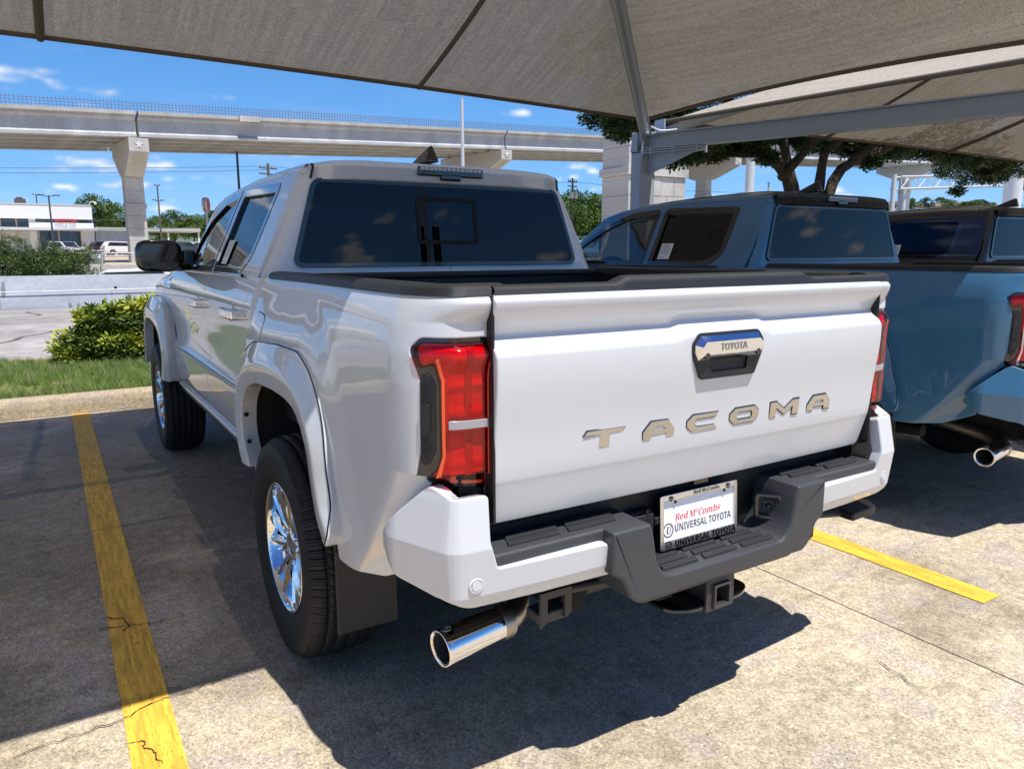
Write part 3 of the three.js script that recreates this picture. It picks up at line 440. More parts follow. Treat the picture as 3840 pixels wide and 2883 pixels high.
  part('back_panel', G('bkp', () => merge([box(-0.40, 0.40, 0.52, 0.76, -0.15, -0.099), box(-0.76, 0.76, 0.64, 0.755, -0.149, -0.1), rbox(-0.78, 0.78, 0.70, 0.775, -0.17, -0.11, 0.01), box(-0.72, 0.72, 0.62, 0.82, -0.30, -0.16)])), M.plastic, bp);
  for (const s of [-1, 1]) { for (const [x, z] of [[0.40, -0.058], [0.40, -0.026], [0.58, -0.058], [0.58, -0.026]]) part('step_pad', G('pad16', () => padG(0.165, 0.026)), padMat, bp).position.set(s * (x + 0.02) + (z > -0.04 ? 0.012 * s : 0), 0.7335, z + 0.004); }
  for (let i = -1; i <= 1; i++) for (let k = 0; k < 3; k++) part('step_pad', G('pad14', () => padG(0.145, 0.026)), padMat, bp).position.set(i * 0.158 + (k - 1) * 0.008, 0.5735, -0.050 + k * 0.034);
  for (const [x, y, z, r] of [[-0.80, 0.672, 0, 0], [0.80, 0.672, 0, 0], [-0.335, 0.632, 0.0525, 0], [0.335, 0.632, 0.0525, 0]]) {
    const s = grp('parking_sensor', bp), wht = Math.abs(x) > 0.5, p = wht ? bumpP(sx(-0.80), 0.672, -0.002) : null; s.position.set(wht ? Math.sign(x) * 0.80 : x, y, wht ? p[2] + 0.002 : z);
    part('sensor_ring', G('sr', () => new THREE.TorusGeometry(0.0165, 0.0035, 8, 32)), wht ? body : M.grey, s); part('sensor_face', G('sf', () => new THREE.CylinderGeometry(0.0125, 0.0125, 0.008, 28).rotateX(Math.PI / 2)), wht ? body : M.grey, s);
  }
  { // number plate with chrome frame
    const g = grp('licence_plate'); g.position.set(0, 0.667, -0.060); g.rotation.x = -0.06;
    part('plate', G('pl', () => new THREE.BoxGeometry(0.305, 0.152, 0.003)), [M.paper, M.paper, M.paper, M.paper, plateMat, M.paper], g);
    part('plate_frame', G('pf', () => extrude(rp([[-0.158, -0.081], [0.158, -0.081], [0.158, 0.081], [-0.158, 0.081]], 0.008), 0.003, 0.0015, [[[-0.144, -0.055], [-0.144, 0.062], [-0.112, 0.062], [-0.100, 0.050], [-0.088, 0.062], [0.088, 0.062], [0.100, 0.050], [0.112, 0.062], [0.144, 0.062], [0.144, -0.055]]])), M.plateChrome, g).position.z = 0.002;
    part('frame_lettering', G('pft', () => new THREE.PlaneGeometry(0.312, 0.166)), frameText, g).position.z = 0.0082;
    for (const s of [-1, 1]) part('plate_screw', G('ps', () => new THREE.SphereGeometry(0.0055, 12, 8)), M.gloss, g).position.set(s * 0.100, 0.057, 0.006);
    part('plate_light', G('pll', () => rbox(-0.03, 0.03, 0.095, 0.115, -0.02, 0.012, 0.004)), M.gloss, g);
  }
  part('trailer_socket', G('sock', () => merge([rbox(-0.262, -0.168, 0.635, 0.715, -0.10, -0.068, 0.016, 3), rbox(-0.252, -0.205, 0.645, 0.705, -0.07, -0.058, 0.005), rbox(-0.202, -0.176, 0.645, 0.705, -0.07, -0.06, 0.005), bar([-0.205, 0.63, -0.062], [-0.205, 0.72, -0.062], 0.006), rbox(-0.172, -0.155, 0.665, 0.688, -0.075, -0.06, 0.004)])), M.plastic, bp);
  { const g = grp('work_lamp'); g.position.set(0.272, 0.652, -0.03); g.rotation.y = -0.85; part('bezel', G('wlb', () => extrude(rp([[-0.042, -0.042], [0.042, -0.042], [0.042, 0.042], [-0.042, 0.042]], 0.014), 0.012, 0.004, [rp([[-0.028, -0.028], [0.028, -0.028], [0.028, 0.028], [-0.028, 0.028]], 0.006)])), M.gloss, g); part('lamp_cup', G('wlc', () => merge([box(-0.03, 0.03, -0.03, 0.03, -0.012, -0.006), box(-0.014, 0.014, -0.016, 0.016, -0.006, 0.002)])), M.grey, g); part('lamp_lens', G('wll', () => new THREE.SphereGeometry(0.009, 16, 10)), M.gloss, g).position.z = 0.003; }
  // tow hitch and chassis
  const hi = grp('tow_hitch');
  part('receiver', G('rec', () => merge([extrude(rp([[-0.056, 0.408], [0.056, 0.408], [0.056, 0.507], [-0.056, 0.507]], 0.004), 0.006, 0.001, [rp([[-0.026, 0.424], [0.026, 0.424], [0.026, 0.482], [-0.026, 0.482]], 0.005)]).translate(0, 0, 0.03), extrude(rp([[-0.034, 0.416], [0.034, 0.416], [0.034, 0.490], [-0.034, 0.490]], 0.005), 0.012, 0.002, [rp([[-0.026, 0.424], [0.026, 0.424], [0.026, 0.482], [-0.026, 0.482]], 0.004)]).translate(0, 0, 0.034), extrude([[-0.032, 0.418], [0.032, 0.418], [0.032, 0.488], [-0.032, 0.488]], 0.26, 0, [[[-0.026, 0.424], [0.026, 0.424], [0.026, 0.482], [-0.026, 0.482]]]).translate(0, 0, -0.23)])), M.frame, hi);
  part('receiver_cross_tube', G('rde', () => bar([-0.3, 0.455, -0.24], [0.3, 0.455, -0.24], 0.04, 0.04, 16)), M.frame, hi);
  part('chain_plate', G('chp', () => extrude(rp([[-0.165, -0.05], [0.165, -0.05], [0.165, 0.055], [0.10, 0.09], [-0.10, 0.09], [-0.165, 0.055]], 0.03), 0.006, 0.002, [rp([[-0.15, -0.035], [-0.075, -0.035], [-0.075, -0.008], [-0.15, -0.008]], 0.012), rp([[0.15, -0.035], [0.075, -0.035], [0.075, -0.008], [0.15, -0.008]], 0.012)]).rotateX(Math.PI / 2).translate(0, 0.425, -0.06)), M.gloss, hi);
  part('chassis', G('chs', () => merge([bar([-0.50, 0.53, -0.125], [0.50, 0.53, -0.125], 0.030), boxbar([-0.43, 0.52, -0.1], [-0.43, 0.50, -4.9], 0.08, 0.13), boxbar([0.43, 0.52, -0.1], [0.43, 0.50, -4.9], 0.08, 0.13), ...[-0.9, -1.9, -3.2].map((z) => box(-0.4, 0.4, 0.46, 0.53, z - 0.05, z + 0.05)), bar([-0.78, 0.40, ZR], [0.78, 0.40, ZR], 0.045), new THREE.SphereGeometry(0.15, 20, 14).translate(0.05, 0.40, ZR), bar([0.05, 0.42, ZR], [0.0, 0.5, -3.0], 0.04), bar([-0.78, 0.42, ZF], [0.78, 0.42, ZF], 0.05), bar([-0.6, 0.44, -0.6], [-0.6, 0.42, -1.7], 0.035), bar([0.6, 0.44, -0.6], [0.6, 0.42, -1.7], 0.035)])), M.under, t);
  for (const s of [-1, 1]) part('tie_down_bracket', G('tdb' + s, () => merge([extrude([[-0.05, 0], [0.05, 0], [0.05, -0.075], [0.028, -0.085], [0.028, -0.02], [-0.028, -0.02], [-0.028, -0.085], [-0.05, -0.1]].reverse(), 0.008, 0.001).translate(s * 0.51, 0.553, -0.075), rbox(s * 0.51 - 0.05, s * 0.51 + 0.05, 0.46, 0.49, -0.14, -0.075, 0.006), bar([s * 0.51, 0.53, -0.1], [s * 0.36, 0.53, -0.08], 0.012)])), M.frame, hi);
  part('corner_foot_step', G('cfs', () => merge([extrude(rp([[0.74, -0.06], [0.89, -0.05], [0.925, 0.01], [0.915, 0.035], [0.74, 0.015]], 0.012), 0.018, 0.006).rotateX(-Math.PI / 2).translate(0, 0.507, -0.10), bar([0.60, 0.53, -0.12], [0.76, 0.515, -0.10], 0.016)])), M.plastic, bp);
  part('spare_wheel', G('spare', () => new THREE.TorusGeometry(0.27, 0.11, 14, 36).rotateX(Math.PI / 2).translate(0, 0.56, -0.62)), M.under, t);
  part('underbody_and_light_blocks', G('ub', () => merge([box(-0.74, 0.74, 0.60, 0.66, -4.9, -1.62), box(-0.60, 0.60, 0.66, 0.80, -1.62, -0.2), box(-0.64, -0.60, 0.5, 1.1, -1.75, -0.50), box(0.60, 0.64, 0.5, 1.1, -1.75, -0.50), box(-0.90, 0.90, 1.06, 1.09, -1.6, -0.66), box(-0.64, -0.58, 0.5, 1.1, -5.05, -3.95), box(0.58, 0.64, 0.5, 1.1, -5.05, -3.95), box(-0.86, 0.86, 1.06, 1.09, -5.0, -4.0), box(-0.88, -0.62, 0.56, 1.06, -1.72, -1.67), box(0.62, 0.88, 0.56, 1.06, -1.72, -1.67), box(-0.86, -0.6, 0.62, 1.06, -0.66, -0.60), box(0.6, 0.86, 0.62, 1.06, -0.66, -0.60), box(-0.79, -0.70, 0.62, 1.20, -0.40, -0.10), box(-0.85, -0.68, 0.845, 0.858, -0.20, -0.03), box(0.68, 0.85, 0.845, 0.858, -0.20, -0.03), box(0.70, 0.79, 0.62, 1.20, -0.40, -0.10), box(-0.86, -0.6, 0.55, 1.06, -4.0, -3.95), box(0.6, 0.86, 0.55, 1.06, -4.0, -3.95)])), M.under, t);  // also holds added hidden boxes that block light leaking past the tail lamps
  for (const [k, map] of [['r', (z) => z], ['f', (z) => ZF - (z - ZR)]]) both('wheel_liner', 'wl' + k, () => { const P = [], pts = archPts.filter((p) => p[1] > 0.42); for (let i = 0; i < pts.length - 1; i++) { const o = ([z, y]) => { const dz = z - ZR, dy = y - 0.55, L = Math.hypot(dz, dy), e = 0.003; return [map(z + dz / L * e), y + dy / L * e]; }, [z0, y0] = o(pts[i]), [z1, y1] = o(pts[i + 1]); P.push(-0.932, y0, z0, -0.932, y1, z1, -0.58, y1, z1, -0.932, y0, z0, -0.58, y1, z1, -0.58, y0, z0); } const g = new THREE.BufferGeometry(); g.setAttribute('position', new THREE.Float32BufferAttribute(P, 3)); g.computeVertexNormals(); return g; }, M.under);
  // exhaust
  { const g = grp('exhaust'), c = [-0.665, 0.428, -0.188], ax = [-0.985, -0.06, 0.10]; const q = new THREE.Quaternion().setFromUnitVectors(new THREE.Vector3(-1, 0, 0), V(ax).normalize());
    const place = (geo) => geo.applyQuaternion(q).translate(...c);
    part('tip', G('ext', () => place(lathe([[-0.135, 0.040], [-0.137, 0.0445], [-0.139, 0.047], [-0.136, 0.0495], [-0.12, 0.049], [0.045, 0.0465], [0.055, 0.044]], 48))), M.chrome, g);
    part('tip_inside', G('exi', () => place(lathe([[-0.136, 0.041], [0.0, 0.041], [0.04, 0.001]], 40))), M.frame, g);
    part('collar', G('exc', () => place(lathe([[0.045, 0.0468], [0.05, 0.048], [0.078, 0.048], [0.082, 0.046]], 40))), M.steel, g);
    part('pipe', G('exp', () => tube([[-0.60, 0.432, -0.195], [-0.56, 0.437, -0.205], [-0.52, 0.45, -0.25], [-0.49, 0.47, -0.36], [-0.48, 0.50, -0.62]], 0.035, 30, 16)), M.steel, g);
    part('tip_emblem', G('exm', () => place(merge([new THREE.TorusGeometry(0.014, 0.0014, 6, 28).scale(1, 0.72, 1).rotateX(-Math.PI / 2).translate(-0.115, 0.0492, 0), new THREE.TorusGeometry(0.006, 0.0012, 6, 20).rotateX(-Math.PI / 2).translate(-0.115, 0.0494, 0)]))), M.steel, g);
  }
  for (const s of [-1, 1]) part('mud_flap', G('mf' + s, () => rbox(s * 0.70, s * 0.902, 0.242, 0.62, -0.712, -0.698, 0.004)), M.flap, t);
  for (const x of [-0.835, 0.835]) for (const z of [ZR, ZF]) addWheel(t, x, z, cfg.darkWheels);
  // cab
  const shell = both('cab_shell', 'cs', cabShell, body);
  both('cab_quarter_panel', 'cl', cabLower, body);
  for (const [i, s] of [[0, -1], [1, 1]]) {
    const m = (k, fn) => G(k + s, () => s < 0 ? fn() : mirrorX(fn()));
    for (const [nm, fn, S, u0, u1, hz, gl] of [['rear', rearDoor, sdRW, -2.66, -1.9, -1.975, M.tint], ['front', frontDoor, sdFW, -3.8, -2.7, -2.86, M.glass]]) {
      const d = part('door', m(nm + 'D', fn), body, t);
      part('window', m(nm + 'G', () => winGlass(S, u0, u1)), nm === 'front' && dark ? M.glass : gl, d);
      part('window_trim', m(nm + 'T', () => winTrim(S, u0 - 0.02, u1 + 0.02)), M.gloss, d);
      part('handle', m(nm + 'H', () => merge([rbox(-0.940, -0.913, 1.152, 1.198, hz - 0.115, hz + 0.045, 0.011, 3), rbox(-0.940, -0.885, 1.150, 1.200, hz + 0.048, hz + 0.115, 0.013, 3), rbox(-0.92, -0.88, 1.160, 1.190, hz - 0.115, hz - 0.085, 0.008, 2)])), trim, d);
      part('handle_cup', m(nm + 'C', () => new THREE.SphereGeometry(0.05, 20, 10).scale(0.10, 0.9, 1.3).translate(-0.895, 1.172, hz - 0.01)), M.gloss, d);
    }
    part('rocker_panel', m('rock', () => rbox(-0.872, -0.80, 0.52, 0.60, -3.96, -1.70, 0.02, 3)), M.plastic, t);
    part('rocker_trim', m('rockt', () => rbox(-0.895, -0.84, 0.575, 0.598, -3.90, -1.72, 0.009, 3)), body, t);
    part('b_pillar', m('bpl', () => panel({ u: [-2.735, -2.61], v: [1.345, 1.75], nu: 8, nv: 20, P: (z, y) => { const p = blend(z, y); return [p[0] + 0.003, p[1], p[2]]; }, r: 0, depth: 0.01 })), M.gloss, t);
    { const g = grp('side_mirror'); part('mirror_shell', m('mir', () => { const q = new THREE.SphereGeometry(1, 28, 18), p = q.attributes.position; for (let k = 0; k < p.count; k++) { const x = p.getX(k), y = p.getY(k), z = p.getZ(k), f = (w) => Math.sign(w) * Math.abs(w) ** 0.55; p.setXYZ(k, f(x) * 0.128, f(y) * 0.095, (z > 0 ? 0.028 : 0.10) * f(z)); } q.computeVertexNormals(); return q.translate(-1.0, 1.42, -3.48); }), M.gloss, g); part('mirror_glass', m('mirg', () => { const q = extrude(rp([[-0.10, -0.07], [0.10, -0.07], [0.10, 0.07], [-0.10, 0.07]], 0.03), 0.003, 0.001); return q.translate(-1.0, 1.42, -3.453); }), M.gloss, g); part('mirror_arm', m('mira', () => merge([tube([[-0.83, 1.36, -3.58], [-0.88, 1.355, -3.56], [-0.95, 1.37, -3.52]], 0.03, 10, 10), rbox(-0.865, -0.78, 1.345, 1.46, -3.74, -3.56, 0.02)])), M.gloss, g); }
    part('front_fender', m('ffn', fender), body, t);
    part('wheel_arch_trim', m('flf', flareF), body, t);
    part('belt_moulding', m('belt', () => tube([[-0.858, 1.337, -1.95], [-0.860, 1.337, -2.6], [-0.858, 1.336, -3.4], [-0.848, 1.333, -3.8]], 0.007, 20, 8)), M.gloss, t);
    part('sill_moulding', m('sill', () => tube([[-0.912, 0.848, -1.78], [-0.913, 0.848, -2.6], [-0.912, 0.846, -3.3], [-0.91, 0.84, -3.72]], 0.0085, 24, 8)), dark ? body : M.steel, t);
    part('headlight', m('hl', () => rbox(-0.80, -0.50, 0.98, 1.10, -5.34, -5.16, 0.03)), clearMat, t);
  }
  part('roof', G('roof', roofG), body, t); both('roof_rail', 'rrl', roofRail, body);
  const sp = part('spoiler', G('spo', () => spoilerG()), dark ? M.plastic : body, t);
  { const g = part('brake_lamp', G('stp', () => merge([rbox(-0.163, 0.163, 1.765, 1.806, -1.665, -1.616, 0.008), rbox(-0.05, 0.05, 1.748, 1.78, -1.665, -1.614, 0.01)])), M.gloss, sp); void g;
    part('brake_lamp_lens', G('stl', () => merge([...Array(14)].map((_, k) => rbox(-0.152 + k * 0.0218, -0.133 + k * 0.0218, 1.789, 1.803, -1.62, -1.6135, 0.002)))), std([0.45, 0.44, 0.45], 0.2), sp); }
  for (const q of [-1, 1]) part('spoiler_gap_shade', G('spg' + q, () => tube([[q * 0.606, 1.795, -1.700], [q * 0.607, 1.790, -1.680], [q * 0.611, 1.776, -1.674], [q * 0.620, 1.735, -1.681]], 0.005, 14, 6)), M.rubber, t);  // black tubes stand in for the shadowed gap at the spoiler ends
  part('antenna_fin', G('fin', () => { const s = extrude(rp([[-0.12, 0], [0.105, 0], [0.095, 0.04], [0.085, 0.088, 0.01], [0.06, 0.086], [0.0, 0.06], [-0.07, 0.026]], 0.02), 0.004, 0.012, [], 4); const p = s.attributes.position; for (let k = 0; k < p.count; k++) { const h = clamp(p.getY(k) / 0.09); p.setZ(k, (p.getZ(k) - 0.002) * lerp(2.6, 0.55, h)); } s.computeVertexNormals(); return s.scale(1.0, 0.9, 1.0).rotateY(-Math.PI / 2).translate(0, 1.845, -1.90); }), M.gloss, t);
  { const w = part('rear_window', G('rwin', () => panel({ u: [-0.72, 0.72], v: [1.37, 1.745], nu: 50, nv: 16, P: (x, y) => [x, y, rearZ(y) + 0.006 + 0.012 * (1 - (x / 0.72) ** 2)], inside: (x, y) => sdBW(x, y) + 0.008, depth: 0 })), M.tint, t);
    if (!dark) part('sliding_pane_frame', G('slid', () => panel({ u: [-0.18, 0.18], v: [1.46, 1.70], nu: 70, nv: 48, P: (x, y) => [x, y, rearZ(y) + 0.021], inside: (() => { const S = sd(rp([[-0.158, 1.472], [0.148, 1.472], [0.148, 1.677], [-0.158, 1.677]], 0.022)); return (x, y) => Math.min(S(x, y), 0.017 - S(x, y)); })(), r: 0.001, depth: 0.004 })), M.under, w);
    part('window_seal', G('rws', () => panel({ u: [-0.74, 0.74], v: [1.35, 1.76], nu: 110, nv: 40, P: (x, y) => [x, y, rearZ(y) + 0.009 + 0.010 * (1 - (x / 0.72) ** 2)], inside: (x, y) => Math.min(sdBW(x, y) + 0.012, 0.004 - sdBW(x, y)), r: 0.002, depth: 0.008 })), M.gloss, w); }
  part('windscreen', G('wsc', () => panel({ u: [-0.66, 0.66], v: [0, 1], nu: 20, nv: 14, P: (x, s) => { const a = (x / 0.66) ** 2; return [x * lerp(1.14, 0.93, s), lerp(1.29, 1.765, s) - 0.03 * a * s, lerp(-4.08, -3.45, s) + 0.13 * a]; }, flip: true, depth: 0 })), M.glass, t);
  part('bonnet', G('bon', () => panel({ u: [-0.80, 0.80], v: [-5.25, -4.02], nu: 30, nv: 30, P: (x, z) => [x, 1.305 - 0.10 * sm(-4.1, -5.4, z) + 0.035 * (1 - (x / 0.8) ** 2) - 0.05 * sm(-5.1, -5.25, z), z], flip: true, r: 0.01, depth: 0.03 })), body, t);
  part('front_fascia', G('fas', () => merge([rbox(-0.84, 0.84, 0.55, 0.86, -5.36, -5.05, 0.05), rbox(-0.78, 0.78, 0.84, 1.17, -5.30, -5.1, 0.04)])), M.grey, t);
  part('interior', G('int', () => { const a = []; for (const x of [-0.38, 0.38]) for (const z of [-2.95, -2.05]) a.push(rbox(x - 0.26, x + 0.26, 0.86, 1.36, z - 0.06, z + 0.10, 0.06, 3), rbox(x - 0.14, x + 0.14, 1.39, 1.56, z, z + 0.09, 0.04, 3), rbox(x - 0.26, x + 0.26, 0.70, 0.88, z - 0.5, z + 0.05, 0.05)); a.push(box(-0.80, 0.80, 0.64, 0.68, -4.0, -1.70), rbox(-0.78, 0.78, 1.0, 1.28, -4.05, -3.70, 0.06), box(-0.78, 0.78, 0.68, 1.33, -1.74, -1.71), new THREE.TorusGeometry(0.18, 0.018, 8, 28).rotateX(-0.4).translate(-0.38, 1.22, -3.55)); return merge(a); }), M.interior, t);
  const st = part('window_sticker', G('stk', () => new THREE.BoxGeometry(0.002, 0.125, 0.12)), [stickMat, stickMat, M.paper, M.paper, M.paper, M.paper], t); st.position.set(...blend(-2.50, 1.44)); st.position.x += 0.006; st.rotation.z = -0.42;
  return t;
}
const stickMat = std([1, 1, 1], 0.7, { map: canvasTex(128, 160, (x, w, h) => { x.fillStyle = '#e9e9e7'; x.fillRect(0, 0, w, h); x.fillStyle = '#6b6c70'; for (let r = 0; r < 13; r++) { let q = 10 + (r % 3) * 8; while (q < 100) { const l = 6 + ((r * 13 + q * 7) % 17); x.fillRect(q, 10 + r * 8, l, 3); q += l + 5; } } x.fillRect(10, 140, 70, 4); }) });
// ---------- ground ----------
const concrete = (() => { // weathered broom-finished concrete, 6 m a side
  const S = 2048, a = tileNoise(S, S, 7, rnd), b = tileNoise(S, S, 26, rnd), c = tileNoise(S, S, 110, rnd), d = tileNoise(S, S, 420, rnd), e = tileNoise(S, S, 1024, rnd), st = tileNoise(S, S, 60, rnd);
  const spots = new Map(); for (let i = 0; i < 5200; i++) { const x = Math.floor(rnd() * S), y = Math.floor(rnd() * S), r = rr(0.8, 3.2), k = rnd() < 0.55 ? -rr(20, 60) : rr(15, 45); for (let v = -3; v <= 3; v++) for (let u = -3; u <= 3; u++) if (u * u + v * v < r * r) spots.set(((y + v + S) % S) * S + (x + u + S) % S, k); }
  const h = new Uint8Array(S * S);
  const map = tex(S, S, (x, y) => {
    const big = a(x, y) - 0.5, mid = b(x, y) - 0.5, sml = c(x, y) - 0.5, fine = d(x, y) - 0.5, gr = e(x, y) - 0.5, str = st(x * 0.35, y * 2) - 0.5;
    let k = 178 + big * 8 + mid * 24 + sml * 26 + fine * 40 + gr * 66 + str * 12; const worn = sm(0.08, 0.34, mid + sml * 0.4); k -= worn * 16; k += spots.get(y * S + x) ?? 0;
    h[y * S + x] = clamp(128 + fine * 90 + gr * 120, 0, 255);
    return [k * 1.05, k * 0.97, k * (0.835 + worn * 0.05)];
  }, true, [1 / 3.1, 1 / 3.1]);
  const bump = tex(1024, 1024, (x, y) => { const k = h[(y * 2) * S + x * 2]; return [k, k, k]; }, false, [1 / 3.1, 1 / 3.1]);
  return { map, bump };
})();
const slabMat = std([1, 1, 1], 0.92, { vertexColors: true, map: concrete.map, bumpMap: concrete.bump, bumpScale: 0.003 });
const kerbMat = std([0.86, 0.83, 0.78], 0.92, { map: concrete.map, bumpMap: concrete.bump, bumpScale: 0.006 });
const roadMat = std([0.95, 0.96, 0.98], 0.9, { map: concrete.map });
const worldUV = (g, ax = 'xz') => { const p = g.attributes.position, a = new Float32Array(p.count * 2); for (let i = 0; i < p.count; i++) { a[i * 2] = ax[0] === 'x' ? p.getX(i) : p.getZ(i); a[i * 2 + 1] = ax[1] === 'y' ? p.getY(i) : ax[1] === 'z' ? p.getZ(i) : 0; } g.setAttribute('uv', new THREE.BufferAttribute(a, 2)); return g; };
const flat = (x0, x1, z0, z1, y) => worldUV(new THREE.PlaneGeometry(x1 - x0, z1 - z0).rotateX(-Math.PI / 2).translate((x0 + x1) / 2, y, (z0 + z1) / 2));
structure('ground', flat(-900, 900, -1200, 500, -0.12), std([0.20, 0.19, 0.13], 0.95));
{ // parking lot: cast slabs with open joints
  const lot = new THREE.Group(); lot.name = 'parking_lot'; lot.userData.kind = 'structure'; scene.add(lot);
  part('joint_bed', flat(-60, 60, -6.28, 60, -0.03), std([0.03, 0.028, 0.025], 0.95), lot);
  const X = [-60, -21.9, -17.3, -12.7, -8.1, -3.5, 1.08, 5.68, 10.3, 14.9, 19.5, 60], Z = [-6.28, -2.875, 1.7, 6.3, 10.9, 60];
  for (let i = 0; i < X.length - 1; i++) for (let j = 0; j < Z.length - 1; j++) {
    const near = Math.abs(X[i]) < 13 && Math.abs(X[i + 1]) < 13 && Z[j] < 3, n = near ? 70 : 1, x0 = X[i] + 0.0035, x1 = X[i + 1] - 0.0035, z0 = Z[j] + 0.0025, z1 = Z[j + 1] - 0.0025, off = [rr(0, 3), rr(0, 3)];
    const top = new THREE.PlaneGeometry(x1 - x0, z1 - z0, n, n).rotateX(-Math.PI / 2).translate((x0 + x1) / 2, 0, (z0 + z1) / 2), skirt = box(x0, x1, -0.06, -0.0005, z0, z1);
    const w = mergeGeometries([top, skirt].map((g) => worldUV(g.toNonIndexed()))), a = w.attributes.uv, p = w.attributes.position, col = new Float32Array(a.count * 3);
    for (let k = 0; k < a.count; k++) { // traffic film and old stains: darker, browner patches with ragged outlines, mostly inside the stalls
      const x = p.getX(k), z = p.getZ(k), r = 0.5 * n2(x * 0.55, z * 0.4) + 0.28 * n2(x * 1.7, z * 1.4) + 0.16 * n2(x * 6, z * 6) + 0.1 * n2(x * 17, z * 17), st = 0.34 * sm(-0.30, 0.34, r + (z < -2.4 ? 0.32 : z < -0.9 ? 0.12 : -0.28)), d = Math.hypot((x + 3.1 * Math.round(-x / 3.1)) * 1.0, (z + 4.3) * 0.7), oil = 0.35 * sm(0.5, 0.05, d + 0.25 * n2(x * 5, z * 5));
      const q = 1 - st - oil * 0.6 + 0.07 * n2(x * 0.9 + 9, z * 0.9); col[k * 3] = q; col[k * 3 + 1] = q * (1 - 0.04 * st); col[k * 3 + 2] = q * (1 - 0.12 * st); a.setXY(k, a.getX(k) + off[0], a.getY(k) + off[1]);
    }
    w.setAttribute('color', new THREE.BufferAttribute(col, 3));
    part('slab', w, slabMat, lot);
  }
}
{ // stall lines: yellow paint, worn through in places
  const n = tileNoise(512, 2048, 60, rnd), m = tileNoise(512, 2048, 14, rnd), f = tileNoise(512, 2048, 256, rnd);
  const mk = (wear) => std([1, 1, 1], 0.75, { transparent: true, alphaTest: 0.5, map: tex(256, 2048, (x, y) => { const X = x * 2, e = Math.min(x, 255 - x), chip = (n(X, y) * 0.6 + f(X, y) * 0.4) > 0.80 - wear * (y / 2048) * m(X, y) * 0.30 ? 0 : 255; const edge = e < 3 + 6 * f(X, y) * n(X, y) ? 0 : 255, k = 0.88 + 0.24 * (m(X, y) - 0.5) + 0.16 * (f(X, y) - 0.5); return [255 * Math.min(1, k * 1.06), 207 * k, 74 * k, Math.min(chip, edge)]; }) });
  const mats = [mk(1), mk(0.7)], seal = std([0.40, 0.30, 0.10], 0.85);
  for (const [x, w, z0, z1, m_, label] of [[-1.437, 0.142, -6.27, 0.05, 0, 'worn yellow stall line along the driver side of the white truck'], [1.648, 0.142, -6.27, 0.03, 1, 'yellow stall line between the white truck and the blue truck'], [4.75, 0.142, -6.27, 0.03, 1, 'yellow stall line between the blue truck and the black truck'], [-4.53, 0.142, -6.27, 0.05, 1, 'yellow stall line one bay away from the white truck']]) {
    const g = new THREE.PlaneGeometry(w, z1 - z0, 1, 1).rotateX(-Math.PI / 2).translate(x, 0.004, (z0 + z1) / 2); const o = part('parking_line', g, mats[m_]); tag(o, label, 'line', 'stall lines', 'structure');
  }
  // cracks run through the slab and the paint
  const crack = (pts, w) => { const pos = []; const q = []; for (let i = 0; i < pts.length - 1; i++) for (let k = 0; k < 6; k++) { const t = k / 6; q.push([lerp(pts[i][0], pts[i + 1][0], t) + rr(-0.009, 0.009), lerp(pts[i][1], pts[i + 1][1], t) + rr(-0.009, 0.009)]); } q.push(pts.at(-1)); for (let i = 0; i < q.length - 1; i++) { const dx = q[i + 1][0] - q[i][0], dz = q[i + 1][1] - q[i][1], L = Math.hypot(dx, dz), W = w * rr(0.5, 1.2) / 2, nx = -dz / L * W, nz = dx / L * W; pos.push(q[i][0] + nx, 0.007, q[i][1] + nz, q[i + 1][0] + nx, 0.007, q[i + 1][1] + nz, q[i + 1][0] - nx, 0.007, q[i + 1][1] - nz, q[i][0] + nx, 0.007, q[i][1] + nz, q[i + 1][0] - nx, 0.007, q[i + 1][1] - nz, q[i][0] - nx, 0.007, q[i][1] - nz); } const g = new THREE.BufferGeometry(); g.setAttribute('position', new THREE.Float32BufferAttribute(pos, 3)); g.computeVertexNormals(); return g; };
  const cr = std([0.05, 0.042, 0.034], 0.95);
  for (const [pts, w] of [[[[-1.51, -2.86], [-1.3, -2.875], [-1.05, -2.878]], 0.004], [[[-1.52, -1.76], [-1.45, -1.72], [-1.43, -1.64], [-1.46, -1.60]], 0.005], [[[-1.54, -1.665], [-1.45, -1.65], [-1.36, -1.615], [-1.30, -1.612]], 0.005], [[[-1.80, -0.95], [-1.65, -0.975], [-1.50, -0.985], [-1.44, -1.03], [-1.36, -1.04], [-1.2, -1.06]], 0.0045], [[[-1.52, -0.86], [-1.47, -0.83], [-1.45, -0.76], [-1.43, -0.70]], 0.004], [[[0.79, 0.06], [0.775, 0.14], [0.76, 0.22]], 0.004]]) { const o = structure('crack', crack(pts, w), cr); void o; }
}
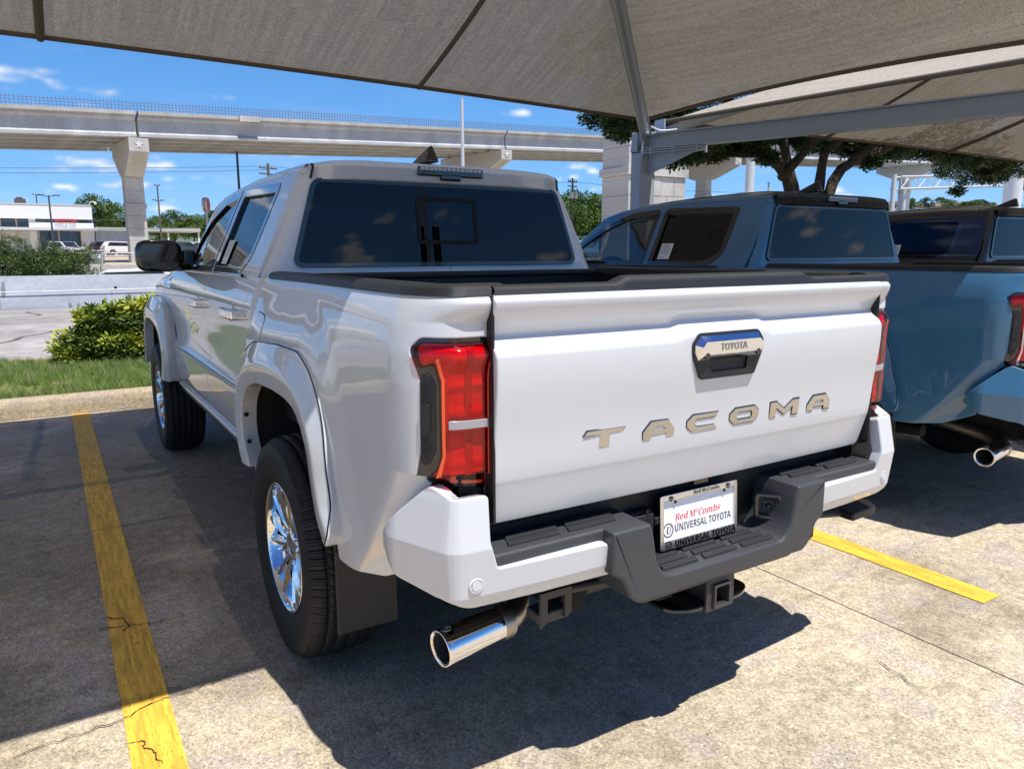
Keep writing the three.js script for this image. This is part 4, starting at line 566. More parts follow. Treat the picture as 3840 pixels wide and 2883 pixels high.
{ // kerb: rounded concrete upstand, cast in lengths
  const sec = rp([[0, 0, 0.002], [0.012, 0.09, 0.02], [0.035, 0.145, 0.03], [0.075, 0.165, 0.03], [0.215, 0.165, 0.03], [0.235, 0.0, 0.002]], 0.03);
  const kerb = new THREE.Group(); kerb.name = 'kerb'; kerb.userData.kind = 'structure'; scene.add(kerb);
  for (let x = -31; x < 40; x += 3.1) { const g = extrude(sec, 3.092, 0).rotateY(-Math.PI / 2), p = g.attributes.position; g.translate(x + 3.1, 0, 0); for (let i = 0; i < p.count; i++) p.setZ(i, -6.285 - p.getZ(i) ); const h = g.index ? g : g; const a = h.attributes.position.array; for (let i = 0; i < a.length; i += 9) for (let j = 0; j < 3; j++) { const t = a[i + j]; a[i + j] = a[i + 3 + j]; a[i + 3 + j] = t; } h.computeVertexNormals(); { const pp = h.attributes.position, uu = new Float32Array(pp.count * 2); for (let i = 0; i < pp.count; i++) { uu[i * 2] = pp.getX(i); uu[i * 2 + 1] = pp.getY(i) * 1.0 - pp.getZ(i); } h.setAttribute('uv', new THREE.BufferAttribute(uu, 2)); } part('kerb_length', h, kerbMat, kerb); }
}
// verge with grass, road kerb, frontage road
const soil = (() => { const a = tileNoise(512, 512, 12, rnd), b = tileNoise(512, 512, 160, rnd); return std([1, 1, 1], 0.95, { map: tex(512, 512, (x, y) => { const k = a(x, y) * 0.5 + b(x, y) * 0.5, g = sm(0.38, 0.55, a(x, y)); return [lerp(150, 96, g) * (0.7 + 0.6 * k), lerp(128, 108, g) * (0.7 + 0.6 * k), lerp(92, 44, g) * (0.7 + 0.6 * k)]; }, true, [0.4, 0.4]) }); })();
structure('verge', flat(-60, 60, -9.60, -6.49, 0.13), soil);
{
  const g = new THREE.BufferGeometry(), P = [], b = (x, z, h, lean, w) => P.push(x - w, 0, z, x + w, 0, z, x + w * 0.6 + lean * 0.35, h * 0.6, z + lean * 0.25, x - w, 0, z, x + w * 0.6 + lean * 0.35, h * 0.6, z + lean * 0.25, x - w * 0.6 + lean * 0.35, h * 0.6, z + lean * 0.25, x - w * 0.6 + lean * 0.35, h * 0.6, z + lean * 0.25, x + w * 0.6 + lean * 0.35, h * 0.6, z + lean * 0.25, x + lean, h, z + lean * 0.6);
  for (let i = 0; i < 7; i++) b(rr(-0.03, 0.03), rr(-0.03, 0.03), rr(0.05, 0.11), rr(-0.05, 0.05), 0.0028);
  g.setAttribute('position', new THREE.Float32BufferAttribute(P, 3)); g.computeVertexNormals();
  const N = 26000, im = new THREE.InstancedMesh(g, phy([1, 1, 1], 0.95, { transmission: 0.35, thickness: 0 }), N), d = new THREE.Object3D(), c = new THREE.Color(); let k = 0;
  const put = (x, z, s) => { if (k >= N) return; d.position.set(x, 0.128, z); d.rotation.set(rr(-0.2, 0.2), rr(0, 6.3), rr(-0.2, 0.2)); d.scale.set(s, s * rr(0.7, 1.3), s); d.updateMatrix(); im.setMatrixAt(k, d.matrix); const t = rnd(); c.setRGB(lerp(0.15, 0.30, t), lerp(0.27, 0.40, t), lerp(0.04, 0.10, t)); if (rnd() < 0.09) c.setRGB(0.46, 0.40, 0.22); im.setColorAt(k, c); k++; };
  while (k < 22500) { const x = rr(-5.5, 2.2), z = rr(-9.5, -6.50); if (n2(x * 0.9, z * 0.9) + 0.35 * n2(x * 4, z * 4) - (z < -9.0 ? 0.9 : 0) > -0.55) put(x, z, rr(0.6, 1.25)); }
  while (k < N) { const x = rr(-22, -5.5), z = rr(-9.5, -6.5); put(x, z, rr(0.9, 1.5)); }
  im.name = 'grass'; tag(im, 'short green grass growing on the verge behind the kerb', 'grass', null, 'stuff'); im.castShadow = im.receiveShadow = true; scene.add(im);
}
structure('road_kerb', [worldUV(rbox(-60, 60, -0.1, 0.13, -9.78, -9.6, 0.03)), flat(-60, 60, -10.35, -9.78, 0.004)], kerbMat);
{ const n = tileNoise(1024, 256, 40, rnd), m = tileNoise(1024, 256, 9, rnd), f = tileNoise(1024, 256, 256, rnd);
  structure('frontage_road', flat(-90, 140, -22.0, -10.35, 0.0), std([1, 1, 1], 0.9, { map: tex(1024, 256, (x, y) => { const k = 0.86 + 0.20 * (n(x, y) - 0.5) + 0.14 * (m(x, y) - 0.5) + 0.15 * (f(x, y) - 0.5), j = (y % 64 < 1) ? 0.72 : 1; const tar = Math.abs(n(x * 0.3, y) - 0.5) < 0.012 && m(x, y) > 0.45 ? 0.5 : 1; return [182 * k * j * tar, 176 * k * j * tar, 170 * k * j * tar]; }, true, [1 / 46, 1 / 11.65]) })); }
{ // white-washed jersey barrier, streaked
  const n = tileNoise(2048, 128, 260, rnd), m = tileNoise(2048, 128, 40, rnd), mat = std([1, 1, 1], 0.85, { map: tex(2048, 128, (x, y) => { const drip = sm(0.72, 0.86, n(x, y * 0.12)) * sm(0.35, 0.75, m(x, y)) , k = 0.93 + 0.08 * (m(x, y) - 0.5) + 0.06 * (n(x, y) - 0.5) - drip * 0.28; return [192 * k, 198 * k, 208 * k]; }, true, [1 / 24, 1 / 0.9]) });
  const t = thing('jersey_barrier', 'long white-washed concrete barrier with dark streaks beside the frontage road', 'barrier', [0, 0, -22.3]);
  const sec = [[-0.22, -0.1], [-0.20, 0.3], [-0.12, 0.87], [0.12, 0.87], [0.20, 0.3], [0.22, -0.1]];
  for (let x = -49; x < 100; x += 7) part('barrier_length', worldUV(extrude(sec.slice().reverse(), 6.994, 0.004).rotateY(Math.PI / 2).translate(x, 0, 0), 'xy'), mat, t);
  part('barrier_cable', [bar([-49, 0.42, 0.24], [1.5, 0.47, 0.24], 0.012), bar([1.5, 0.47, 0.24], [60, 0.45, 0.24], 0.012)], std([0.5, 0.5, 0.5], 0.5, { metalness: 0.8 }), t);
  part('drain_hole', new THREE.CylinderGeometry(0.035, 0.035, 0.04, 12).rotateX(Math.PI / 2).translate(0.02, 0.52, 0.17), M.under, t);
}
structure('main_road', flat(-300, 300, -52, -22.6, -0.02), roadMat);

// ---------- shade canopies ----------
const fabricMap = (() => { const a = tileNoise(1024, 1024, 512, rnd), b = tileNoise(1024, 1024, 40, rnd), w = tileNoise(1024, 1024, 90, rnd), s = tileNoise(1024, 1024, 300, rnd); return tex(1024, 1024, (x, y) => { const k = 0.90 + 0.30 * (a(x, y) - 0.5) + 0.14 * (s(x, y) - 0.5) + 0.03 * (b(x, y) - 0.5) + 0.09 * (w(x * 0.9, y * 0.04) - 0.5); return [205 * k, 194 * k, 178 * k]; }, true, [0.5, 0.5]); })();
const fabric = phy([0.92, 0.92, 0.92], 0.97, { map: fabricMap, transmission: 0.15, thickness: 0, specularIntensity: 0.2, transparent: true, opacity: 0.965, side: THREE.DoubleSide });
const hem = std([0.13, 0.105, 0.078], 0.95), galv = std([0.44, 0.47, 0.51], 0.5, { metalness: 0.25 }), steelPaint = std([0.38, 0.42, 0.48], 0.42);
const EDGE = (s) => 3.0 + 0.05 * Math.sin(s * Math.PI);
function makeCanopy(ox, oz, label) {
  const t = thing('shade_canopy', label, 'canopy', [ox, 0, oz], 0, 'tan hip-roofed shade canopies');
  // corner points, ridge ends; x from -6.25 to 6.25, front edge at z = -3.5, rear at +2.3 around the ridge
  const X = 5.74, zf = -2.88, zr = 2.36, yr = 4.06, rx = 2.6, yb = 2.74, yf = 2.90;
  const edge = (a, b, s, inn) => [lerp(a[0], b[0], s) + inn[0] * Math.sin(s * Math.PI), lerp(a[1], b[1], s) + 0.05 * Math.sin(s * Math.PI), lerp(a[2], b[2], s) + inn[1] * Math.sin(s * Math.PI)];
  const FL = [-X, yf, zf], FR = [X, yf, zf], RL = [-X, yb, zr], RR = [X, yb, zr], A = [-rx, yr, 0], B = [rx, yr, 0];
  const pan = (p, q, r0, r1, inn, k) => G('can' + k, () => panel({ u: [0, 1], v: [0, 1], nu: 48, nv: 20, P: (s, h) => { const e = edge(p, q, s, inn), d = [0, 1, 2].map((i) => lerp(r0[i], r1[i], s)), sag = 0.10 * Math.sin(h * Math.PI) * Math.sin(s * Math.PI); return [lerp(e[0], d[0], h), lerp(e[1], d[1], h) - sag, lerp(e[2], d[2], h)]; }, depth: 0, flip: k === 'f' || k === 'l' }));
  const uvm = (g) => { const p = g.attributes.position, a = g.attributes.uv; for (let i = 0; i < p.count; i++) a.setXY(i, p.getX(i), p.getZ(i)); return g; };
  for (const [k, g] of [['f', pan(FL, FR, A, B, [0, 0.10], 'f')], ['r', pan(FR, RR, B, B, [-0.22, 0], 'r')], ['b', pan(RR, RL, B, A, [0, -0.08], 'b')], ['l', pan(RL, FL, A, A, [0.22, 0], 'l')]]) { const m = part('fabric_panel', uvm(g), fabric, t); void k; void m; }
  const P = (p, q, r0, r1, inn, s, h) => { const e = edge(p, q, s, inn), d = [0, 1, 2].map((i) => lerp(r0[i], r1[i], s)), sag = 0.10 * Math.sin(h * Math.PI) * Math.sin(s * Math.PI); return [lerp(e[0], d[0], h), lerp(e[1], d[1], h) - sag - 0.014, lerp(e[2], d[2], h)]; };
  const strip = (f, w0, w1) => { const g = tube([...Array(9)].map((_, i) => f(i / 8)), w0, 28, 8); void w1; return g; };
  for (const c of [-2.94, 0, 2.94]) part('seam', strip((q) => { const h = q * 0.88; return P(FL, FR, A, B, [0, 0.10], (c / lerp(X, rx, h) + 1) / 2, h); }, c ? 0.020 : 0.030), hem, t);
  for (const [p, q, inn] of [[FL, FR, [0, 0.10]], [FR, RR, [-0.22, 0]], [RR, RL, [0, -0.08]], [RL, FL, [0.22, 0]]]) part('edge_hem', strip((s) => edge(p, q, s, inn), 0.024), hem, t);
  for (const [a, b] of [[FR, B], [FL, A], [RR, B], [RL, A], [A, B]]) part('frame_tube', bar([a[0] * 0.995, a[1] - 0.10, a[2] * 0.995], [b[0], b[1] - 0.09, b[2]], 0.052, 0.052, 16), galv, t);
  for (const k of [-0.07, 0.075]) part('conduit', tube([...Array(6)].map((_, i) => { const h = i / 5; return [lerp(FR[0] - 0.04, B[0], h) + k, lerp(FR[1] - 0.20, B[1] - 0.17, h), lerp(FR[2] + 0.06, B[2], h) + 0.02]; }), 0.013, 20, 8), galv, t);
  return t;
}
makeCanopy(-1.46, -2.3, 'tan fabric shade canopy spread over the white truck');
makeCanopy(10.32, -2.3, 'tan fabric shade canopy beyond the grey cantilever beam, dappled by the oak');
function makeFrame(x, label) {
  const t = thing('canopy_frame', label, 'column', [x, -0.20, -5.28], 0, 'steel cantilever frames of the canopies');
  part('column', [box(-0.10, 0.10, 0, 2.98, 0.075, 0.09), box(-0.10, 0.10, 0, 2.98, -0.09, -0.075), box(-0.010, 0.010, 0, 2.98, -0.075, 0.075), box(-0.103, -0.09, 0.0, 2.74, -0.074, 0.074), box(0.09, 0.103, 0, 2.74, -0.074, 0.074)], steelPaint, t);
  const b0 = [0, 2.86, 0.10], b1 = [-0.10, 2.56, 5.6], dy = (b1[1] - b0[1]) / 6, S = (p, k) => [p[0], p[1] + k, p[2]]; void dy;
  part('beam', [boxbar(S(b0, 0), S(b1, 0), 0.012, 0.135), boxbar(S(b0, 0.074), S(b1, 0.074), 0.14, 0.013), boxbar(S(b0, -0.074), S(b1, -0.074), 0.14, 0.013)], steelPaint, t);
  part('gusset', extrude([[0.09, 2.755], [0.85, 2.715], [0.85, 2.69], [0.09, 2.50]].reverse(), 0.012, 0).rotateY(-Math.PI / 2).translate(0.006, 0, 0), steelPaint, t);
  part('splice_plate', [boxbar([0, 2.769, -0.09], [-0.014, 2.716, 0.90], 0.18, 0.014), boxbar([0, 2.746, -0.09], [-0.014, 2.693, 0.90], 0.18, 0.014)], steelPaint, t);
  for (const z of [0.2, 0.55, 0.9]) for (const s of [-1, 1]) part('bolt', new THREE.CylinderGeometry(0.014, 0.014, 0.08, 6).translate(s * 0.07, 2.755 - z * 0.055, z), galv, t);
  part('corner_plate', extrude([[-0.09, 2.76], [0.03, 2.76], [0.03, 2.96], [-0.05, 2.96]].reverse(), 0.012, 0).rotateY(-Math.PI / 2).translate(-0.106, 0, 0), steelPaint, t);
  part('mast_stub', bar([-0.02, 2.93, 0.05], [-0.06, 3.06, 0.09], 0.055, 0.05, 16), galv, t); part('mast_flange', new THREE.CylinderGeometry(0.09, 0.09, 0.012, 20).translate(-0.02, 2.955, 0.05), galv, t); part('cable_lug', box(0.16, 0.18, 2.97, 3.12, 0, 0.16), galv, t);
  part('tie_cable', tube([[-0.02, 3.02, 0.14], [0.05, 2.97, 0.24], [0.28, 3.0, 0.30], [0.5, 3.06, 0.2]], 0.012, 24, 8), galv, t);
  part('base_plate', box(-0.22, 0.22, 0.2, 0.23, -0.2, 0.2), steelPaint, t);
  return t;
}
makeFrame(4.36, 'grey steel column and cantilever beam beyond the blue truck cab');
makeFrame(-7.2, 'grey steel canopy column four bays from the blue truck');
// ---------- plants ----------
const leafMat = (c, t = 0.4) => phy(c, 0.62, { transmission: t, thickness: 0, specularIntensity: 0.5 });
const leafGeo = (len, wid, n, spread) => { // a sprig: n folded leaves round a short twig
  const P = []; for (let i = 0; i < n; i++) { const a = i * 2.4 + rr(0, 1), el = rr(-0.3, 0.9), o = new THREE.Vector3(Math.cos(a) * Math.cos(el), Math.sin(el), Math.sin(a) * Math.cos(el)), s = new THREE.Vector3(-Math.sin(a), 0, Math.cos(a)), b = o.clone().multiplyScalar(spread * rr(0.2, 1)), L = len * rr(0.7, 1.2), tip = b.clone().addScaledVector(o, L), m = b.clone().addScaledVector(o, L * 0.5).add(new THREE.Vector3(0, -wid * 0.25, 0)), l = m.clone().addScaledVector(s, wid / 2).add(new THREE.Vector3(0, wid * 0.3, 0)), r = m.clone().addScaledVector(s, -wid / 2).add(new THREE.Vector3(0, wid * 0.3, 0)); for (const q of [b, l, tip, b, tip, r]) P.push(q.x, q.y, q.z); }
  const g = new THREE.BufferGeometry(); g.setAttribute('position', new THREE.Float32BufferAttribute(P, 3)); g.computeVertexNormals(); return g; };
function scatter(name, geo, mat, pts, parent, colors, smin, smax) {
  const im = new THREE.InstancedMesh(geo, mat, pts.length), d = new THREE.Object3D(), c = new THREE.Color();
  pts.forEach((p, i) => { d.position.set(p[0], p[1], p[2]); d.rotation.set(rr(-0.7, 0.7), rr(0, 6.3), rr(-0.7, 0.7)); d.scale.setScalar(rr(smin, smax)); d.updateMatrix(); im.setMatrixAt(i, d.matrix); const k = rnd() ** 1.3, j = Math.min(colors.length - 2, Math.floor(k * (colors.length - 1))), t = k * (colors.length - 1) - j; c.setRGB(...[0, 1, 2].map((q) => lerp(colors[j][q], colors[j + 1][q], t))); im.setColorAt(i, c); });
  im.name = name; im.userData.kind = 'stuff'; im.castShadow = im.receiveShadow = true; parent.add(im); return im;
}
const inClump = (c, r, sy = 0.75) => { for (;;) { const x = rr(-1, 1), y = rr(-1, 1), z = rr(-1, 1), q = x * x + y * y + z * z; if (q < 1 && rnd() < 0.25 + 0.75 * q) return [c[0] + x * r, c[1] + y * r * sy, c[2] + z * r]; } };
const bark = (() => { const a = tileNoise(256, 256, 60, rnd), b = tileNoise(256, 256, 16, rnd); return std([1, 1, 1], 0.95, { map: tex(256, 256, (x, y) => { const k = 0.55 + 0.9 * (0.5 * a(x * 2, y * 0.4) + 0.3 * b(x, y)); return [78 * k, 66 * k, 54 * k]; }, true, [3, 1]), bumpMap: tex(256, 256, (x, y) => { const k = 255 * (0.6 * a(x * 2, y * 0.4) + 0.4 * b(x, y)); return [k, k, k]; }, false, [3, 1]), bumpScale: 0.03 }); })();
function limb(pts, r0, r1, seg = 18, rad = 9) {
  const g = tube(pts, 1, seg, rad), cv = new THREE.CatmullRomCurve3(pts.map(V)), p = g.attributes.position, q = new THREE.Vector3();
  for (let i = 0; i <= seg; i++) { cv.getPointAt(i / seg, q); const r = lerp(r0, r1, i / seg) * (1 + 0.10 * Math.sin(i * 1.7)); for (let j = 0; j <= rad; j++) { const k = i * (rad + 1) + j; p.setXYZ(k, q.x + (p.getX(k) - q.x) * r, q.y + (p.getY(k) - q.y) * r, q.z + (p.getZ(k) - q.z) * r); } }
  g.computeVertexNormals(); return g;
}
{ // evergreen oak leaning over the next canopy
  const t = thing('oak_tree', 'spreading evergreen oak with several dark stems behind the blue truck', 'tree', [0, 0, 0]);
  const z = -9.5, L = [[[12.9, 0, z], [12.8, 1.2, z], [12.35, 2.6, z], [12.0, 3.01, z + 0.1], [11.33, 3.44, z + 0.2], [10.4, 3.9, z + 0.4], [9, 4.5, z + 0.8], [7.6, 5.2, z + 1]], [[12.95, 0, z], [12.75, 1.6, z], [12.52, 2.9, z - 0.1], [12.35, 3.5, z - 0.2], [12.3, 4.4, z - 0.4], [11.8, 6.2, z - 0.8], [11.4, 8.2, z - 1.0]], [[13.05, 0, z], [13.2, 1.8, z], [13.45, 3.1, z - 0.1], [13.55, 3.7, z - 0.1], [13.9, 4.5, z], [14.2, 6.3, z + 0.4], [14.4, 8.6, z + 0.6]], [[13.1, 0, z], [13.3, 1.8, z + 0.1], [13.7, 3.1, z + 0.1], [14.2, 3.43, z + 0.15], [15.16, 3.75, z + 0.2], [16.4, 4.1, z + 0.4], [18.2, 4.6, z + 0.6], [20, 5.2, z + 0.8]]];
  L.forEach((p, i) => part('trunk', limb(p, 0.15, 0.04, 26), bark, t));
  for (const [a, b, c] of [[[14.2, 3.43, z + 0.1], [14.6, 4.2, z + 1], [15.2, 5.5, z + 2.4]], [[12.0, 3.0, z], [11.6, 3.9, z + 1.4], [10.8, 5.0, z + 3.2]], [[11.3, 3.45, z + 0.2], [10.7, 3.5, z - 0.5], [9.8, 4.1, z - 1.5]], [[13.55, 3.7, z], [13.3, 4.6, z + 1.6], [13.0, 5.8, z + 3.6]], [[15.2, 3.75, z + 0.2], [15.8, 4.3, z - 0.9], [16.8, 5.0, z - 2]], [[12.3, 4.4, z - 0.4], [11.0, 5.4, z + 0.3], [9.6, 6.6, z + 0.7]]]) part('branch', limb([a, b, c], 0.10, 0.03, 10), bark, t);
  const pts = []; const clump = (c, r, n) => { for (let i = 0; i < n; i++) pts.push(inClump(c, r, 0.6)); };
  for (let i = 0; i < 150; i++) { const a = rr(0, 6.28), q = Math.sqrt(rnd()), x = 13.4 + Math.cos(a) * q * 7.0, zz = -8.3 + Math.sin(a) * q * 4.9, top = 8.6 - 3.6 * q * q; clump([x, lerp(4.5 + 0.2 * q, top, rnd()), zz], rr(0.6, 1.1), 120); }
  for (const [x, y, r, n] of [[7.3, 3.74, 0.30, 120], [7.9, 3.78, 0.34, 150], [8.7, 3.75, 0.5, 260], [9.3, 3.45, 0.5, 330], [9.8, 3.62, 0.5, 380], [10.4, 3.62, 0.48, 340], [11.0, 3.78, 0.45, 300], [11.2, 3.4, 0.25, 90], [11.7, 3.95, 0.4, 240], [12.0, 3.98, 0.4, 220], [12.9, 4.02, 0.42, 260], [13.3, 3.92, 0.36, 180], [14.2, 4.0, 0.4, 240], [14.9, 3.95, 0.42, 260], [14.8, 3.5, 0.24, 90], [15.7, 4.15, 0.45, 260], [16.5, 3.98, 0.5, 330], [17.2, 4.05, 0.5, 330], [18.0, 3.95, 0.55, 360], [18.8, 3.85, 0.5, 330], [19.5, 3.9, 0.4, 220], [20.3, 3.75, 0.5, 330], [20.9, 3.6, 0.5, 330], [21.6, 3.8, 0.6, 330], [20.0, 3.12, 0.2, 60]]) { clump([x, y - 0.06, -9.5 + rr(-0.6, 0.6)], r, Math.round(n * 1.5)); clump([x + rr(-0.3, 0.3), y + 0.2, -9.5 + rr(-1.4, 1.4)], r * 1.1, n); }
  scatter('crown', leafGeo(0.085, 0.045, 6, 0.05), leafMat([1, 1, 1], 0.35), pts, t, [[0.022, 0.045, 0.011], [0.045, 0.085, 0.016], [0.10, 0.17, 0.03]], 0.8, 1.35);
}
function bush(name, label, lobes, leaf, mat, colors, smin, smax, stems = 14) {
  const t = thing(name, label, 'bush', [0, 0, 0]); const pts = []; for (const [c, r, n, sy] of lobes) for (let i = 0; i < n; i++) { const p = inClump(c, r, sy ?? 0.8); if (p[1] > 0.1) pts.push(p); }
  scatter('foliage', leaf, mat, pts, t, colors, smin, smax);
  for (let i = 0; i < stems; i++) { const [c, r] = lobes[i % lobes.length], a = rr(0, 6.3); part('stem', limb([[c[0] + Math.cos(a) * 0.1, 0.05, c[2] + Math.sin(a) * 0.1], [c[0] + Math.cos(a) * r * 0.3, c[1] * 0.6, c[2] + Math.sin(a) * r * 0.3], [c[0] + Math.cos(a) * r * 0.7, c[1] + r * 0.3, c[2] + Math.sin(a) * r * 0.7]], 0.012, 0.004, 8, 5), bark, t); }
  return t;
}
const shrubLeaf = leafGeo(0.075, 0.030, 6, 0.05);
{
  const lobes = [[[-1.22, 0.36, -8.75], 0.28, 560], [[-1.42, 0.27, -8.7], 0.16, 200], [[-1.05, 0.60, -8.8], 0.25, 520], [[-0.75, 0.56, -8.75], 0.33, 820], [[-0.55, 0.70, -8.8], 0.2, 320], [[-0.35, 0.55, -8.7], 0.4, 950], [[0.05, 0.60, -8.8], 0.42, 640], [[-0.85, 0.30, -8.55], 0.25, 460], [[-0.45, 0.28, -8.45], 0.27, 500], [[0.45, 0.5, -8.8], 0.4, 520]];
  for (let i = 0; i < 60; i++) { const [c, r] = lobes[Math.floor(rnd() * 8)], a = rr(0, 6.28), e = rr(-0.2, 1.3); lobes.push([[c[0] + Math.cos(a) * Math.cos(e) * r, c[1] + Math.sin(e) * r * 0.85, c[2] + Math.sin(a) * Math.cos(e) * r], 0.075, 16]); }
  const t = bush('shrub', 'rounded glossy shrub with yellow-green tips on the grass beside the kerb', lobes.slice(0, 10), shrubLeaf, leafMat([1, 1, 1], 0.45), [[0.04, 0.085, 0.014], [0.10, 0.17, 0.02], [0.22, 0.30, 0.035], [0.42, 0.46, 0.06]], 0.75, 1.4);
  const tips = []; for (const [c, r, n] of lobes.slice(10)) for (let i = 0; i < n; i++) tips.push(inClump(c, r)); scatter('young_tips', shrubLeaf, leafMat([1, 1, 1], 0.45), tips, t, [[0.26, 0.34, 0.035], [0.50, 0.54, 0.06], [0.68, 0.66, 0.09]], 0.7, 1.3);
}
bush('shrub', 'lone glossy shrub on the verge two bays away from the white truck', [[[-6.2, 0.45, -8.6], 0.5, 1500], [[-6.8, 0.4, -8.4], 0.4, 900]], shrubLeaf, leafMat([1, 1, 1], 0.45), [[0.030, 0.060, 0.012], [0.06, 0.11, 0.018], [0.15, 0.20, 0.025], [0.30, 0.33, 0.05]], 0.8, 1.4);
bush('tall_weeds', 'dark feathery weeds growing up behind the white-washed barrier', [...Array(26)].map((_, i) => { const x = -7.2 + i * 0.26, h = 0.50 + 0.50 * (0.5 + 0.5 * n2(x * 0.8, 3)) * sm(-0.5, -1.6, x); return [[x, h + 0.25, -23.3 - (i % 3) * 0.35], 0.42 + 0.25 * rnd(), 200, 1.45]; }), leafGeo(0.16, 0.02, 9, 0.06), leafMat([1, 1, 1], 0.4), [[0.035, 0.075, 0.015], [0.08, 0.14, 0.025], [0.20, 0.26, 0.05]], 0.7, 1.4, 20);

const crownVar = [0, 1, 2].map((k) => { // unit crowns: small leaf faces gathered in clumps
  const P = [], o = new THREE.Vector3(), a = new THREE.Vector3(), b = new THREE.Vector3();
  const cl = [...Array(46)].map(() => { const th = rr(0, 6.28), q = rnd() ** 0.5, y = rr(-0.65, 1); const w = Math.sqrt(Math.max(0.05, 1 - y * y * 0.9)); return [[Math.cos(th) * q * w, y * 0.85, Math.sin(th) * q * w], rr(0.16, 0.34)]; });
  for (const [c, r] of cl) for (let i = 0; i < 130; i++) { const p = inClump(c, r, 0.8); o.set(...p); a.set(rr(-1, 1), rr(-0.6, 0.6), rr(-1, 1)).normalize(); b.set(rr(-1, 1), rr(0, 1), rr(-1, 1)).cross(a).normalize(); const s = rr(0.018, 0.042); for (const [u, v] of [[-1, -0.6], [1, -0.6], [0.4, 1], [-1, -0.6], [0.4, 1], [-0.7, 0.7]]) P.push(o.x + (a.x * u + b.x * v) * s, o.y + (a.y * u + b.y * v) * s, o.z + (a.z * u + b.z * v) * s); }
  const g = new THREE.BufferGeometry(); g.setAttribute('position', new THREE.Float32BufferAttribute(P, 3)); g.computeVertexNormals(); return g; });
const greens = [[0.11, 0.20, 0.025], [0.085, 0.16, 0.025], [0.14, 0.22, 0.03], [0.06, 0.12, 0.025]].map((c) => leafMat(c, 0.4));
function tree(x, y, z, r, h, label, k, group) {
  const t = thing('tree', label, 'tree', [x, y, z], k * 1.3, group); const c = part('crown', crownVar[k % 3], greens[k % 4], t); c.scale.set(r, h * 0.42, r); c.position.y = h * 0.58; part('trunk', limb([[0, 0, 0], [0.1, h * 0.25, 0], [0, h * 0.55, 0.1]], h * 0.035, h * 0.015, 8, 7), bark, t); return t;
}

